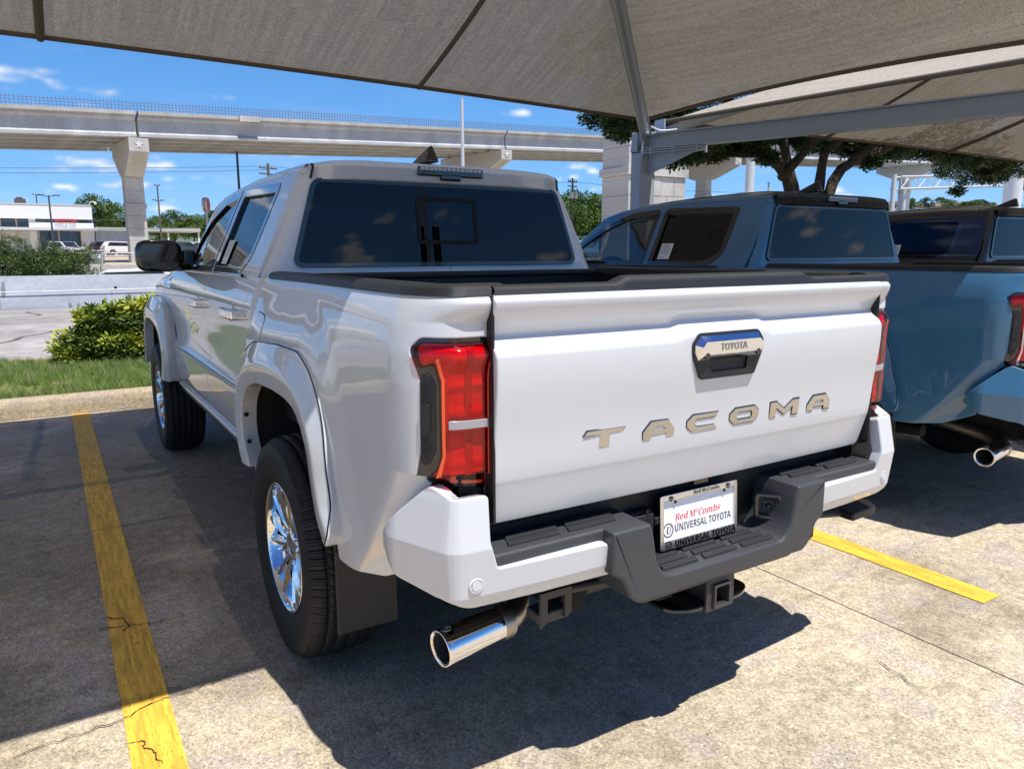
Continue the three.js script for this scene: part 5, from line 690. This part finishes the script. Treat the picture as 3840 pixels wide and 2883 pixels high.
// ---------- flyover ----------
const bridgeC = (() => { const a = tileNoise(1024, 256, 20, rnd), b = tileNoise(1024, 256, 180, rnd); return (c) => std(c, 0.9, { map: tex(1024, 256, (x, y) => { const k = 0.92 + 0.13 * (a(x, y) - 0.5) + 0.07 * (b(x, y) - 0.5); return [225 * k, 224 * k, 224 * k]; }, true, [0.06, 0.12]) }); })();
const girderMat = bridgeC([0.72, 0.74, 0.77]), paleMat = bridgeC([0.80, 0.77, 0.72]), pierMat = bridgeC([0.78, 0.76, 0.72]);
{
  const t = thing('flyover_bridge', 'long concrete highway flyover on hammerhead piers with stars', 'bridge', [3.6, 0, -60], 0.1303); const SL = 0.0565;
  const shear = (g) => { const p = g.attributes.position; for (let i = 0; i < p.count; i++) p.setY(i, p.getY(i) + SL * p.getX(i)); g.computeVertexNormals(); return worldUV(g, 'xy'); };
  const run = (sec, x0, x1) => shear(extrude(sec.map(([z, y]) => [-z, y]).reverse(), x1 - x0, 0).rotateY(Math.PI / 2).translate(x0, 0, 0));
  const piers = [-67, -33, 1.35, 35.3, 74.8, 137, 196];
  for (let i = 0; i < piers.length - 1; i++) {
    const x0 = piers[i] + 0.09, x1 = piers[i + 1] - 0.09;
    for (let k = 0; k < 5; k++) { const z = -k * 2.3; part('girder', run([[z + 0.12, 11.08], [z + 0.12, 10.98], [z - 0.08, 10.82], [z - 0.12, 10.0], [z + 0.10, 9.86], [z + 0.10, 9.66], [z - 0.60, 9.66], [z - 0.60, 9.86], [z - 0.36, 10.0], [z - 0.40, 10.82], [z - 0.62, 10.98], [z - 0.62, 11.08]], x0, x1), girderMat, t); }
    part('deck', run([[0.30, 11.30], [0.30, 11.09], [-10.2, 11.09], [-10.2, 11.30]], x0, x1), paleMat, t);
    for (let x = x0, n = Math.max(2, Math.round((x1 - x0) / 12)), k = 0; k < n; k++) { const a = lerp(x0, x1, k / n), b = lerp(x0, x1, (k + 1) / n) - 0.03; part('parapet', run([[0.36, 11.40], [0.34, 11.16], [-0.1, 11.16], [-0.1, 11.42]], a, b), paleMat, t); void x; }
  }
  { const g = []; for (let x = -60; x < 120; x += 0.24) g.push(box(x, x + 0.026, 11.38, 12.12, 0.13, 0.155)); for (const y of [11.56, 11.76, 11.95]) for (let x = -60; x < 120; x += 20) g.push(box(x, x + 19.9, y, y + 0.024, 0.10, 0.13)); const m = part('rebar_mesh', shear(merge(g)), std([0.16, 0.13, 0.14], 0.8), t); m.userData.kind = 'stuff'; }
  part('deck_junction_box', shear(box(8.6, 10.2, 11.0, 11.42, 0.37, 0.6)), paleMat, t);
  for (const x of piers.slice(1, 6)) {
    const pg = new THREE.Group(); pg.name = 'pier'; pg.position.set(x, SL * x, 0); if (x > 0 && x < 5) pg.scale.z = 0.5; t.add(pg);
    part('pier_cap', worldUV(extrude([[-0.25, 9.6], [-0.25, 8.65], [3.9, 7.05], [6.5, 7.05], [10.6, 8.65], [10.6, 9.6]], 1.28, 0.03).rotateY(Math.PI / 2).translate(-0.64, 0, 0), 'xy'), pierMat, pg);
    const star = part('star', (() => { const s = []; for (let k = 0; k < 10; k++) { const a = Math.PI / 2 + k * Math.PI / 5, r = k % 2 ? 0.12 : 0.32; s.push([Math.cos(a) * r, Math.sin(a) * r]); } return extrude(s, 0.02, 0.03); })(), std([0.72, 0.71, 0.68], 0.9), pg); star.position.set(0, 9.13, 0.27);
    for (let y = -4 - SL * x, k = 0; y < 7; y += 0.92, k++) part('column_block', worldUV(rbox(-0.66, 0.66, y + 0.006, Math.min(7.04, y + 0.914), -6.1, -4.4, 0.025), 'xy'), pierMat, pg);
    part('column_band', worldUV(rbox(-0.74, 0.74, 4.75, 5.12, -6.2, -4.3, 0.03), 'xy'), pierMat, pg);
  }
}
{ // tower-like pier faced with concrete blocks
  const t = thing('block_faced_pier', 'tall pale pier faced with concrete blocks behind the grey canopy column', 'pier', [36.1, 0, -41]);
  part('core', box(-2.68, 2.68, -0.1, 11.9, -1.4, 1.3), std([0.25, 0.23, 0.20], 0.95), t);
  for (let r = 0, y = 0; y < 11.6; r++) { const band = r === 5, h = band ? 0.62 : 1.35, e = band ? 0.16 : 0, cuts = band ? [-2.72, 2.72] : r % 2 ? [-2.72, -0.9, 0.9, 2.72] : [-2.72, -1.6, 0.3, 1.6, 2.72]; for (let i = 0; i < cuts.length - 1; i++) part('block', worldUV(rbox(cuts[i] - (i ? 0 : e) + 0.015, cuts[i + 1] + (i === cuts.length - 2 ? e : 0) - 0.015, y + 0.015, y + h - 0.015, -1.5 - e, 1.45 + e + rr(-0.02, 0.02), 0.03), 'xy'), paleMat, t); y += h; }
}
{ // raised far lot, retaining wall
  const g = flat(-200, 62, -260, -52.2, 0), p = g.attributes.position; for (let i = 0; i < p.count; i++) p.setY(i, p.getZ(i) > -100 ? 0.72 : 2.6); structure('far_lot', g, std([0.95, 0.93, 0.88], 0.9, { map: concrete.map }));
  const w = thing('low_wall', 'low beige concrete wall at the far side of the highway', 'wall', [0, 0, -52]); part('wall', worldUV(rbox(-120, 80, -0.1, 0.80, -0.15, 0.15, 0.03), 'xy'), paleMat, w);
  for (const [x0, x1, y] of [[1.7, 18, 1.55]]) { const r = thing('guard_rail', 'thin grey guard rail in front of the far car lot', 'rail', [0, 0, -56]); part('rail', [bar([x0, y - 0.05, 0], [x1, y + 0.05, 0], 0.04)], galv, r); for (let x = x0; x < x1; x += 3) part('post', bar([x, 0.7, 0], [x, y, 0], 0.04), galv, r); }
}

// ---------- dealership building ----------
const stucco = std([0.80, 0.80, 0.80], 0.85), dimGlass = phy([0.02, 0.024, 0.03], 0.05, { clearcoat: 1 }), tanPost = std([0.55, 0.47, 0.36], 0.7);
{
  const t = thing('showroom_building', 'white two-storey showroom with red lettering on its window band', 'building', [0, 0, -105]);
  part('wall', [box(-40, 3.85, 5.62, 7.28, -14, 0), box(-2.1, 3.9, 4.56, 5.18, -3, 0.02), box(-2.1, 3.85, 5.18, 5.62, -14, -0.5), box(-40, -2.1, 1, 5.62, -14, -1.4), box(2.5, 3.85, 0.9, 4.56, -14, -0.3), box(-40, 2.5, 0.9, 4.4, -14, -1.6)], stucco, t);
  part('parapet_trim', box(-40, 3.88, 7.25, 7.36, -14, 0.06), std([0.62, 0.62, 0.62], 0.8), t);
  part('ledge', box(-40, 4.2, 4.26, 4.57, -3, 1.3), std([0.62, 0.63, 0.66], 0.8), t);
  part('window_band', box(-2.1, 3.8, 5.19, 5.61, -0.6, -0.42), dimGlass, t);
  for (const [x0, x1] of [[-7.2, -5.7], [-5.55, -4.1], [-4.0, -2.75]]) part('window', box(x0, x1, 4.6, 5.6, -1.6, -1.3), dimGlass, t);
  for (const [x0, x1] of [[-7.2, -5.1], [-4.95, -2.6], [-1.8, 0.05], [0.25, 1.4], [1.45, 2.4]]) part('window', box(x0, x1, 1.2, 4.2, -1.7, -1.5), dimGlass, t);
  for (const x of [-5.65, -4.05, 0.15]) part('post', box(x - 0.08, x + 0.08, 0.9, 5.6, -1.2, -1.0), tanPost, t);
  for (const x of [-2.45]) part('pilaster', box(x - 0.35, x + 0.35, 0.9, 5.62, -1.4, -0.2), stucco, t);
  part('side_wall', box(2.9, 3.9, 0.9, 4.26, -1.5, 0.0), stucco, t);
  { const g = new TextGeometry('WORLD CAR', { font, size: 0.40, depth: 0.08, curveSegments: 3 }); g.computeBoundingBox(); const w = g.boundingBox.max.x; g.scale(2.25 / w, 1, 1).translate(-0.15, 5.21, 0.18); part('lettering', g, std([0.72, 0.03, 0.025], 0.5), t); }
  part('roof_unit', [box(-4.1, -2.9, 7.3, 8.15, -6, -4.6), box(-3.9, -3.2, 8.15, 8.35, -5.8, -4.9)], std([0.10, 0.08, 0.075], 0.8), t);
  part('wall_lamp', [tube([[3.6, 7.3, 0], [3.75, 7.65, 0.1], [4.1, 7.75, 0.3], [4.3, 7.6, 0.4]], 0.06, 12, 6), new THREE.SphereGeometry(0.16, 10, 8).translate(4.3, 7.55, 0.4)], stucco, t);
}
{
  const t = thing('service_shed', 'long low shed with ribbed metal wall beside the white showroom', 'shed', [0, 0, -106]);
  part('roof', [box(4.0, 16.3, 4.32, 4.75, -7, 0.3)], std([0.50, 0.49, 0.47], 0.6), t);
  for (let x = 4.1; x < 8.0; x += 0.26) part('wall_rib', box(x, x + 0.23, 1.2, 4.32, -6.5, -0.2 - (Math.round(x * 3.85) % 2) * 0.03), std([0.66, 0.67, 0.70], 0.6), t);
  for (const x of [8.1, 12.4, 16.1]) part('post', box(x - 0.1, x + 0.1, 1.3, 4.32, -0.2, 0), stucco, t);
}
// ---------- distant vehicles ----------
function suv(x, y, z, turn, col, label, L = 4.4) {
  const t = thing('sport_utility_car', label, 'car', [x, y, z], turn, 'cars in the far lot'), p = paint(col), h = L / 2;
  part('body', extrude(rp([[-h, 0.34], [h, 0.34], [h, 0.72], [h - 0.12, 0.88], [h - 1.15, 1.0], [-h + 0.2, 1.04], [-h, 0.86]], 0.09), 1.7, 0.05).translate(0, 0, -0.85), p, t);
  part('cabin', extrude(rp([[h - 1.25, 0.98], [h - 1.95, 1.52], [-h + 0.55, 1.58], [-h + 0.08, 1.02]], 0.12), 1.46, 0.05).translate(0, 0, -0.73), p, t);
  for (const s of [-1, 1]) { part('side_window', extrude([[h - 1.45, 1.03], [h - 2.0, 1.44], [-h + 0.62, 1.48], [-h + 0.35, 1.05]], 0.02, 0).translate(0, 0, s * 0.785 - 0.01), dimGlass, t); part('headlight', box(h - 0.12, h + 0.05, 0.72, 0.84, s * 0.78 - 0.14, s * 0.78 + 0.04), clearMat, t); part('tail_light', box(-h - 0.05, -h + 0.1, 0.78, 0.95, s * 0.78 - 0.14, s * 0.78 + 0.04), std([0.4, 0.01, 0.01], 0.3), t); for (const u of [-h + 0.85, h - 0.85]) { const w = part('wheel', new THREE.CylinderGeometry(0.34, 0.34, 0.22, 20).rotateX(Math.PI / 2), M.rubber, t); w.position.set(u, 0.34, s * 0.80); part('rim', new THREE.CylinderGeometry(0.22, 0.22, 0.235, 10).rotateX(Math.PI / 2), M.steel, w); } }
  part('windscreen', extrude([[h - 1.22, 1.0], [h - 1.20, 1.02], [h - 1.92, 1.50], [h - 1.95, 1.48]], 1.3, 0).translate(0, 0, -0.65), dimGlass, t); part('grille', box(h - 0.02, h + 0.055, 0.45, 0.66, -0.6, 0.6), M.plastic, t);
  return t;
}
suv(6.3, 1.32, -98, 0.22, [0.80, 0.80, 0.80], 'white crossover with black lower edge parked in front of the shed');
suv(5.2, 1.36, -101.6, 0.25, [0.02, 0.022, 0.03], 'dark crossover half hidden behind the white crossover');
suv(8.6, 1.36, -102.5, 0.2, [0.015, 0.018, 0.03], 'dark blue crossover behind the white crossover beside the pier');
suv(0.5, 1.22, -91, -1.05, [0.55, 0.57, 0.58], 'silver crossover facing the highway before the showroom doors');
suv(13.2, 1.32, -97, 0.1, [0.02, 0.04, 0.05], 'dark teal car beside the wooden lamp post');
suv(15.8, 1.35, -101, 0.3, [0.6, 0.6, 0.6], 'pale grey car under the shed roof end');
{ const c = suv(0.3, -0.62, -28.2, 3.14, [0.80, 0.81, 0.82], 'white car on the highway, its roof just above the barrier'); c.userData.group = 'cars on the highway'; }
{ // utility cabinet
  const t = thing('utility_cabinet', 'grey metal utility cabinet with a white notice above the low wall', 'cabinet', [1.45, 0.62, -58.2]); part('cabinet', rbox(-0.42, 0.50, 0, 1.0, -0.4, 0.4, 0.03), std([0.22, 0.24, 0.25], 0.6), t); part('lid', rbox(-0.48, 0.56, 1.0, 1.10, -0.45, 0.45, 0.03), std([0.4, 0.42, 0.43], 0.5), t); part('notice', box(-0.15, 0.25, 0.55, 0.78, 0.4, 0.41), M.paper, t); part('side_box', rbox(-0.72, -0.44, 0, 0.9, -0.3, 0.3, 0.03), std([0.07, 0.08, 0.08], 0.6), t);
}
// ---------- poles, wires, signs ----------
const darkPole = std([0.055, 0.06, 0.065], 0.6), wood = std([0.13, 0.105, 0.085], 0.9), palePole = std([0.58, 0.60, 0.62], 0.5);
function lampPost(x, y, z, h, label, m, arms) { const t = thing('lamp_post', label, 'lamp post', [x, y, z], 0, null); part('pole', bar([0, 0, 0], [0, h, 0], 0.11, 0.07, 10), m, t); for (const [dx, dy, w] of arms) { part('arm', bar([0, h - 0.12 + dy, 0], [dx * 0.55, h + dy, 0], 0.04), m, t); part('lamp_head', rbox(Math.min(dx * 0.4, dx), Math.max(dx * 0.4, dx), h - 0.03 + dy, h + 0.07 + dy, -w, w, 0.03), m, t); } return t; }
lampPost(-0.70, 1.0, -85, 6.05, 'dark twin-armed lamp post in front of the white showroom', darkPole, [[-0.95, 0, 0.15], [0.95, 0, 0.15]]);
lampPost(8.85, 1.0, -84, 7.35, 'wooden lamp post with two dark arms beside the first pier', wood, [[-0.55, -1.5, 0.1], [0.55, -1.5, 0.1], [0.28, 0, 0.14], [-0.28, 0, 0.14]]);
lampPost(-1.78, 2, -120, 7.4, 'slim dark lamp post rising behind the showroom roof', darkPole, [[0.5, 0, 0.15], [-0.5, 0, 0.15]]);
lampPost(15.25, 0, -30, 8.35, 'tall silver lamp post in front of the flyover behind the white cab', palePole, [[0.25, 0.25, 0.06], [-0.25, 0.25, 0.06]]);
{ const t = thing('utility_pole', 'thin dark pole rising beneath the flyover beside the white cab', 'pole', [13.87, 0, -70]); part('pole', bar([0, 0, 0], [0, 11, 0], 0.13, 0.10), darkPole, t); }
{ const t = thing('round_sign', 'round red and white sign drum on a pale post', 'sign', [10.95, 0, -70]); part('post', bar([0, 0, 0], [0, 5.1, 0], 0.11), palePole, t); part('drum', new THREE.CylinderGeometry(0.62, 0.62, 0.42, 28).rotateX(Math.PI / 2).rotateY(1.15).translate(0, 5.7, 0), std([0.78, 0.78, 0.78], 0.5), t); part('sign_face', [new THREE.CylinderGeometry(0.55, 0.55, 0.46, 28).rotateX(Math.PI / 2).rotateY(1.15).translate(0, 5.7, 0)], std([0.62, 0.03, 0.035], 0.5), t); part('sign_rim', new THREE.TorusGeometry(0.6, 0.05, 8, 28).rotateY(1.15).translate(0, 5.7, 0), std([0.6, 0.04, 0.04], 0.5), t); }
function powerPole(x, z, y0, h, label) { const t = thing('power_pole', label, 'power pole', [x, y0, z], 0.3, 'wooden power poles'); part('pole', bar([0, 0, 0], [0, h, 0], 0.17, 0.12), wood, t); for (const dy of [0.45, 1.0]) part('crossarm', box(-0.95, 0.95, h - dy - 0.06, h - dy + 0.06, -0.07, 0.07), wood, t); for (const s of [-0.8, -0.4, 0.4, 0.8]) part('insulator', new THREE.CylinderGeometry(0.05, 0.06, 0.2, 8).translate(s, h - 0.29, 0), std([0.4, 0.4, 0.4], 0.4), t); for (const s of [-0.42, 0.42]) part('transformer', new THREE.CylinderGeometry(0.26, 0.26, 0.75, 14).translate(s, h - 2.1, 0.2), std([0.55, 0.57, 0.58], 0.5), t); return t; }
powerPole(54.65, -75, 0, 10.5, 'wooden power pole with pale transformers before the round trees');
powerPole(17.8, -75, 0, 10.1, 'wooden power pole whose crossarm shows above the white cab');
powerPole(169, -140, 0, 20.4, 'far wooden power pole between oak stems and flyover pier');
const wireMat = std([0.12, 0.12, 0.12], 0.7);
[[[-40, 7.6], [17.8, 9.86], 'upper power wire crossing behind the first pier'], [[-40, 7.1], [17.8, 9.5], 'lower power wire crossing behind the first pier'], [[17.8, 9.86], [54.65, 10.0], 'power wire running between the two wooden power poles'], [[54.65, 10.05], [100, 10.6], 'power wire leaving the pole with pale transformers'], [[-40, 3.6], [40, 6.1], 'sagging cable passing low before the white showroom'], [[-40, 2.9], [40, 5.2], 'lowest cable passing before the showroom window band'], [[54.65, 6.2], [100, 5.4], 'low cable crossing in front of the round trees']].forEach(([a, b, l]) => { const o = part('power_wire', tube([...Array(9)].map((_, i) => { const s = i / 8; return [lerp(a[0], b[0], s), lerp(a[1], b[1], s) - 0.55 * 4 * s * (1 - s), -75]; }), 0.022, 24, 5), wireMat); tag(o, l, 'wire', 'overhead wires'); });
{ // sign gantry over the highway
  const t = thing('sign_gantry', 'grey steel truss gantry with green road sign beyond the black truck', 'gantry', [97.9, 0, -60]); for (const x of [0, 2.6]) part('post', bar([x, 0, 0], [x, 11.8, 0], 0.32), palePole, t);
  for (const [y0, y1] of [[11.5, 13.3], [9.9, 11.6]]) for (const z of [-0.7, 0.7]) part('chord', bar([0.5, y0, z], [34, y1 + 0.2, z], 0.13), palePole, t);
  for (let i = 0; i < 16; i++) { const x0 = 0.6 + i * 2.05, x1 = x0 + 2.05, b = (x) => 9.9 + 0.051 * x, u = (x) => 11.5 + 0.056 * x; part('brace', bar([x0, i % 2 ? u(x0) : b(x0), 0.7], [x1, i % 2 ? b(x1) : u(x1), 0.7], 0.07), palePole, t); part('brace', bar([x0, b(x0), 0.7], [x0, u(x0), 0.7], 0.06), palePole, t); }
  part('road_sign', box(33.6, 38, 11.0, 15.2, 0.8, 0.95), std([0.0, 0.10, 0.06], 0.5), t);
}
{ const t = thing('steel_pole', 'pale grey tapered pole standing before the flyover among oak leaves', 'pole', [40.4, 0, -35]); part('pole', bar([0, 0, 0], [0, 9.5, 0], 0.32, 0.30, 12), palePole, t); }
{ const t = thing('steel_pole', 'white round pole beyond the black truck roof', 'pole', [45, 0, -20.2]); part('pole', bar([0, 0, 0], [-0.2, 6.9, 0], 0.48, 0.46, 16), std([0.75, 0.76, 0.76], 0.5), t); }

// ---------- far trees and hills ----------
const G1 = 'trees along the far side of the highway';
[[67, 96, 5.2, 10.6], [71.5, 97, 5.6, 11.4], [76, 96, 5.4, 10.9], [80, 99, 5.2, 10.2], [73, 91, 4.2, 8.2], [84, 100, 4.6, 9.3]].forEach(([x, z, r, h], i) => tree(x, 0, -z, r, h, 'bright green rounded tree in the row behind the transformer pole', i, 'rounded trees behind the transformer pole'));
[[5.0, 126, 3.2, 8.6], [7.8, 128, 3.2, 7.4], [10.6, 128, 2.6, 6.0], [-12, 130, 4, 9]].forEach(([x, z, r, h], i) => tree(x, 1.6, -z, r, h, 'leafy green tree behind the showroom and the shed', i + 1, 'trees behind the showroom'));
[[13.6, 124, 2.6, 6.0], [15.8, 126, 2.8, 7.0], [18.4, 124, 3.0, 6.2], [21.5, 126, 3.6, 7.2], [26, 128, 4, 8], [31, 128, 4, 8], [36, 130, 4, 7.5]].forEach(([x, z, r, h], i) => tree(x, 1.2, -z, r, h, 'leafy green tree in the row beyond the shed roof', i, G1));
{ // low wooded hills on the horizon
  const hm = std([0.10, 0.14, 0.10], 0.95);
  const hill = (x0, x1, z, h, s) => { const n = 120, P = [], I = []; for (let i = 0; i <= n; i++) { const x = lerp(x0, x1, i / n), y = h * (0.75 + 0.18 * n2(x * s, z) + 0.06 * n2(x * s * 9, z)) * Math.sin(Math.PI * clamp(i / n * 0.92 + 0.04)); P.push(x, -2, z + 60, x, y * 0.7, z + 25, x, y, z, x, -2, z - 120); if (i) for (let k = 0; k < 3; k++) { const a = (i - 1) * 4 + k, b = i * 4 + k; I.push(a, b, a + 1, b, b + 1, a + 1); } } const g = new THREE.BufferGeometry(); g.setAttribute('position', new THREE.Float32BufferAttribute(P, 3)); g.setIndex(I); g.computeVertexNormals(); return g; };
  structure('hills', hill(-500, 420, -560, 22, 0.006), hm); structure('hills', hill(380, 1100, -340, 40, 0.008), hm);
  const roofM = std([0.24, 0.17, 0.14], 0.9), wallM = std([0.52, 0.46, 0.40], 0.9);
  for (let i = 0; i < 16; i++) { const x = 500 + i * 11 + rr(-4, 4), z = -318 + rr(-8, 8), y = 27 + rr(0, 5) + (x - 500) * 0.035, t = thing('house', 'small brown-roofed house on the distant hillside', 'house', [x, y, z], rr(-0.5, 0.5), 'houses on the distant hillside'); part('wall', box(-4.5, 4.5, -3, 2.6, -3.5, 3.5), wallM, t); part('roof', extrude([[-5.2, 2.5], [5.2, 2.5], [2.2, 5.0], [-2.2, 5.0]], 8, 0).translate(0, 0, -4), roofM, t); for (const q of [-2.5, 1.5]) part('window', box(q, q + 1.2, 0.4, 1.6, 3.5, 3.56), dimGlass, t); }
  for (let i = 0; i < 22; i++) tree(490 + i * 9 + rr(-4, 4), 24 + i * 0.3 + rr(0, 5), -312 + rr(-8, 6), rr(3.5, 6), rr(7, 11), 'dark tree among the houses on the distant hillside', i, 'trees on the distant hillside');
}
{ const t = thing('warehouse', 'long pale warehouse with low gable roof below the distant hillside', 'building', [150, 0, -70]); part('wall', worldUV(box(-28, 60, 0, 6.6, -20, 0), 'xy'), bridgeC([0.55, 0.58, 0.62]), t); part('roof', extrude([[-29, 6.5], [61, 6.5], [16, 8.6]], 22, 0).translate(0, 0, -21), std([0.62, 0.64, 0.66], 0.5), t); }
// ---------- behind the camera: seen only as reflections ----------
{ const t = thing('banner_pole', 'pale light pole with two dark hanging banners behind the parked trucks', 'pole', [6.45, 0, 12]); part('pole', bar([0, 0, 0], [-0.2, 8.6, 0], 0.09, 0.06, 12), palePole, t); part('lamp_head', [rbox(-0.9, -0.1, 8.5, 8.6, -0.12, 0.12, 0.03), rbox(0.1, 0.9, 8.5, 8.6, -0.12, 0.12, 0.03)], palePole, t); for (const s of [-1, 1]) { part('banner', rbox(s * 0.10, s * 0.36, 3.45, 4.85, -0.006, 0.006, 0.004), std([0.02, 0.02, 0.022], 0.8), t); for (const y of [3.44, 4.86]) part('banner_rod', bar([0, y, 0], [s * 0.40, y, 0], 0.015), palePole, t); } }
{ const c = makeCanopy(-6, 17.5, 'tan fabric shade canopy across the driving lane behind the trucks'); void c; }
makeFrame(0.2, 'grey steel column of the canopy across the lane').position.z = 14.6;
// ---------- parked trucks ----------
makeTruck({ body: M.white, at: [0, 0, 0], group: 'pickup trucks parked under the canopies', label: 'white double-cab pickup truck with chrome tailgate handle and chrome exhaust tip' });
makeTruck({ body: M.blue, at: [3.12, 0, -0.2], dark: true, darkWheels: true, trim: M.gloss, group: 'pickup trucks parked under the canopies', label: 'blue pickup truck with black roof spoiler beside the white truck' });
makeTruck({ body: M.black, at: [6.25, 0, -0.35], dark: true, darkWheels: true, trim: M.gloss, group: 'pickup trucks parked under the canopies', label: 'black pickup truck on the far side of the blue truck' });
renderer.render(scene, camera);
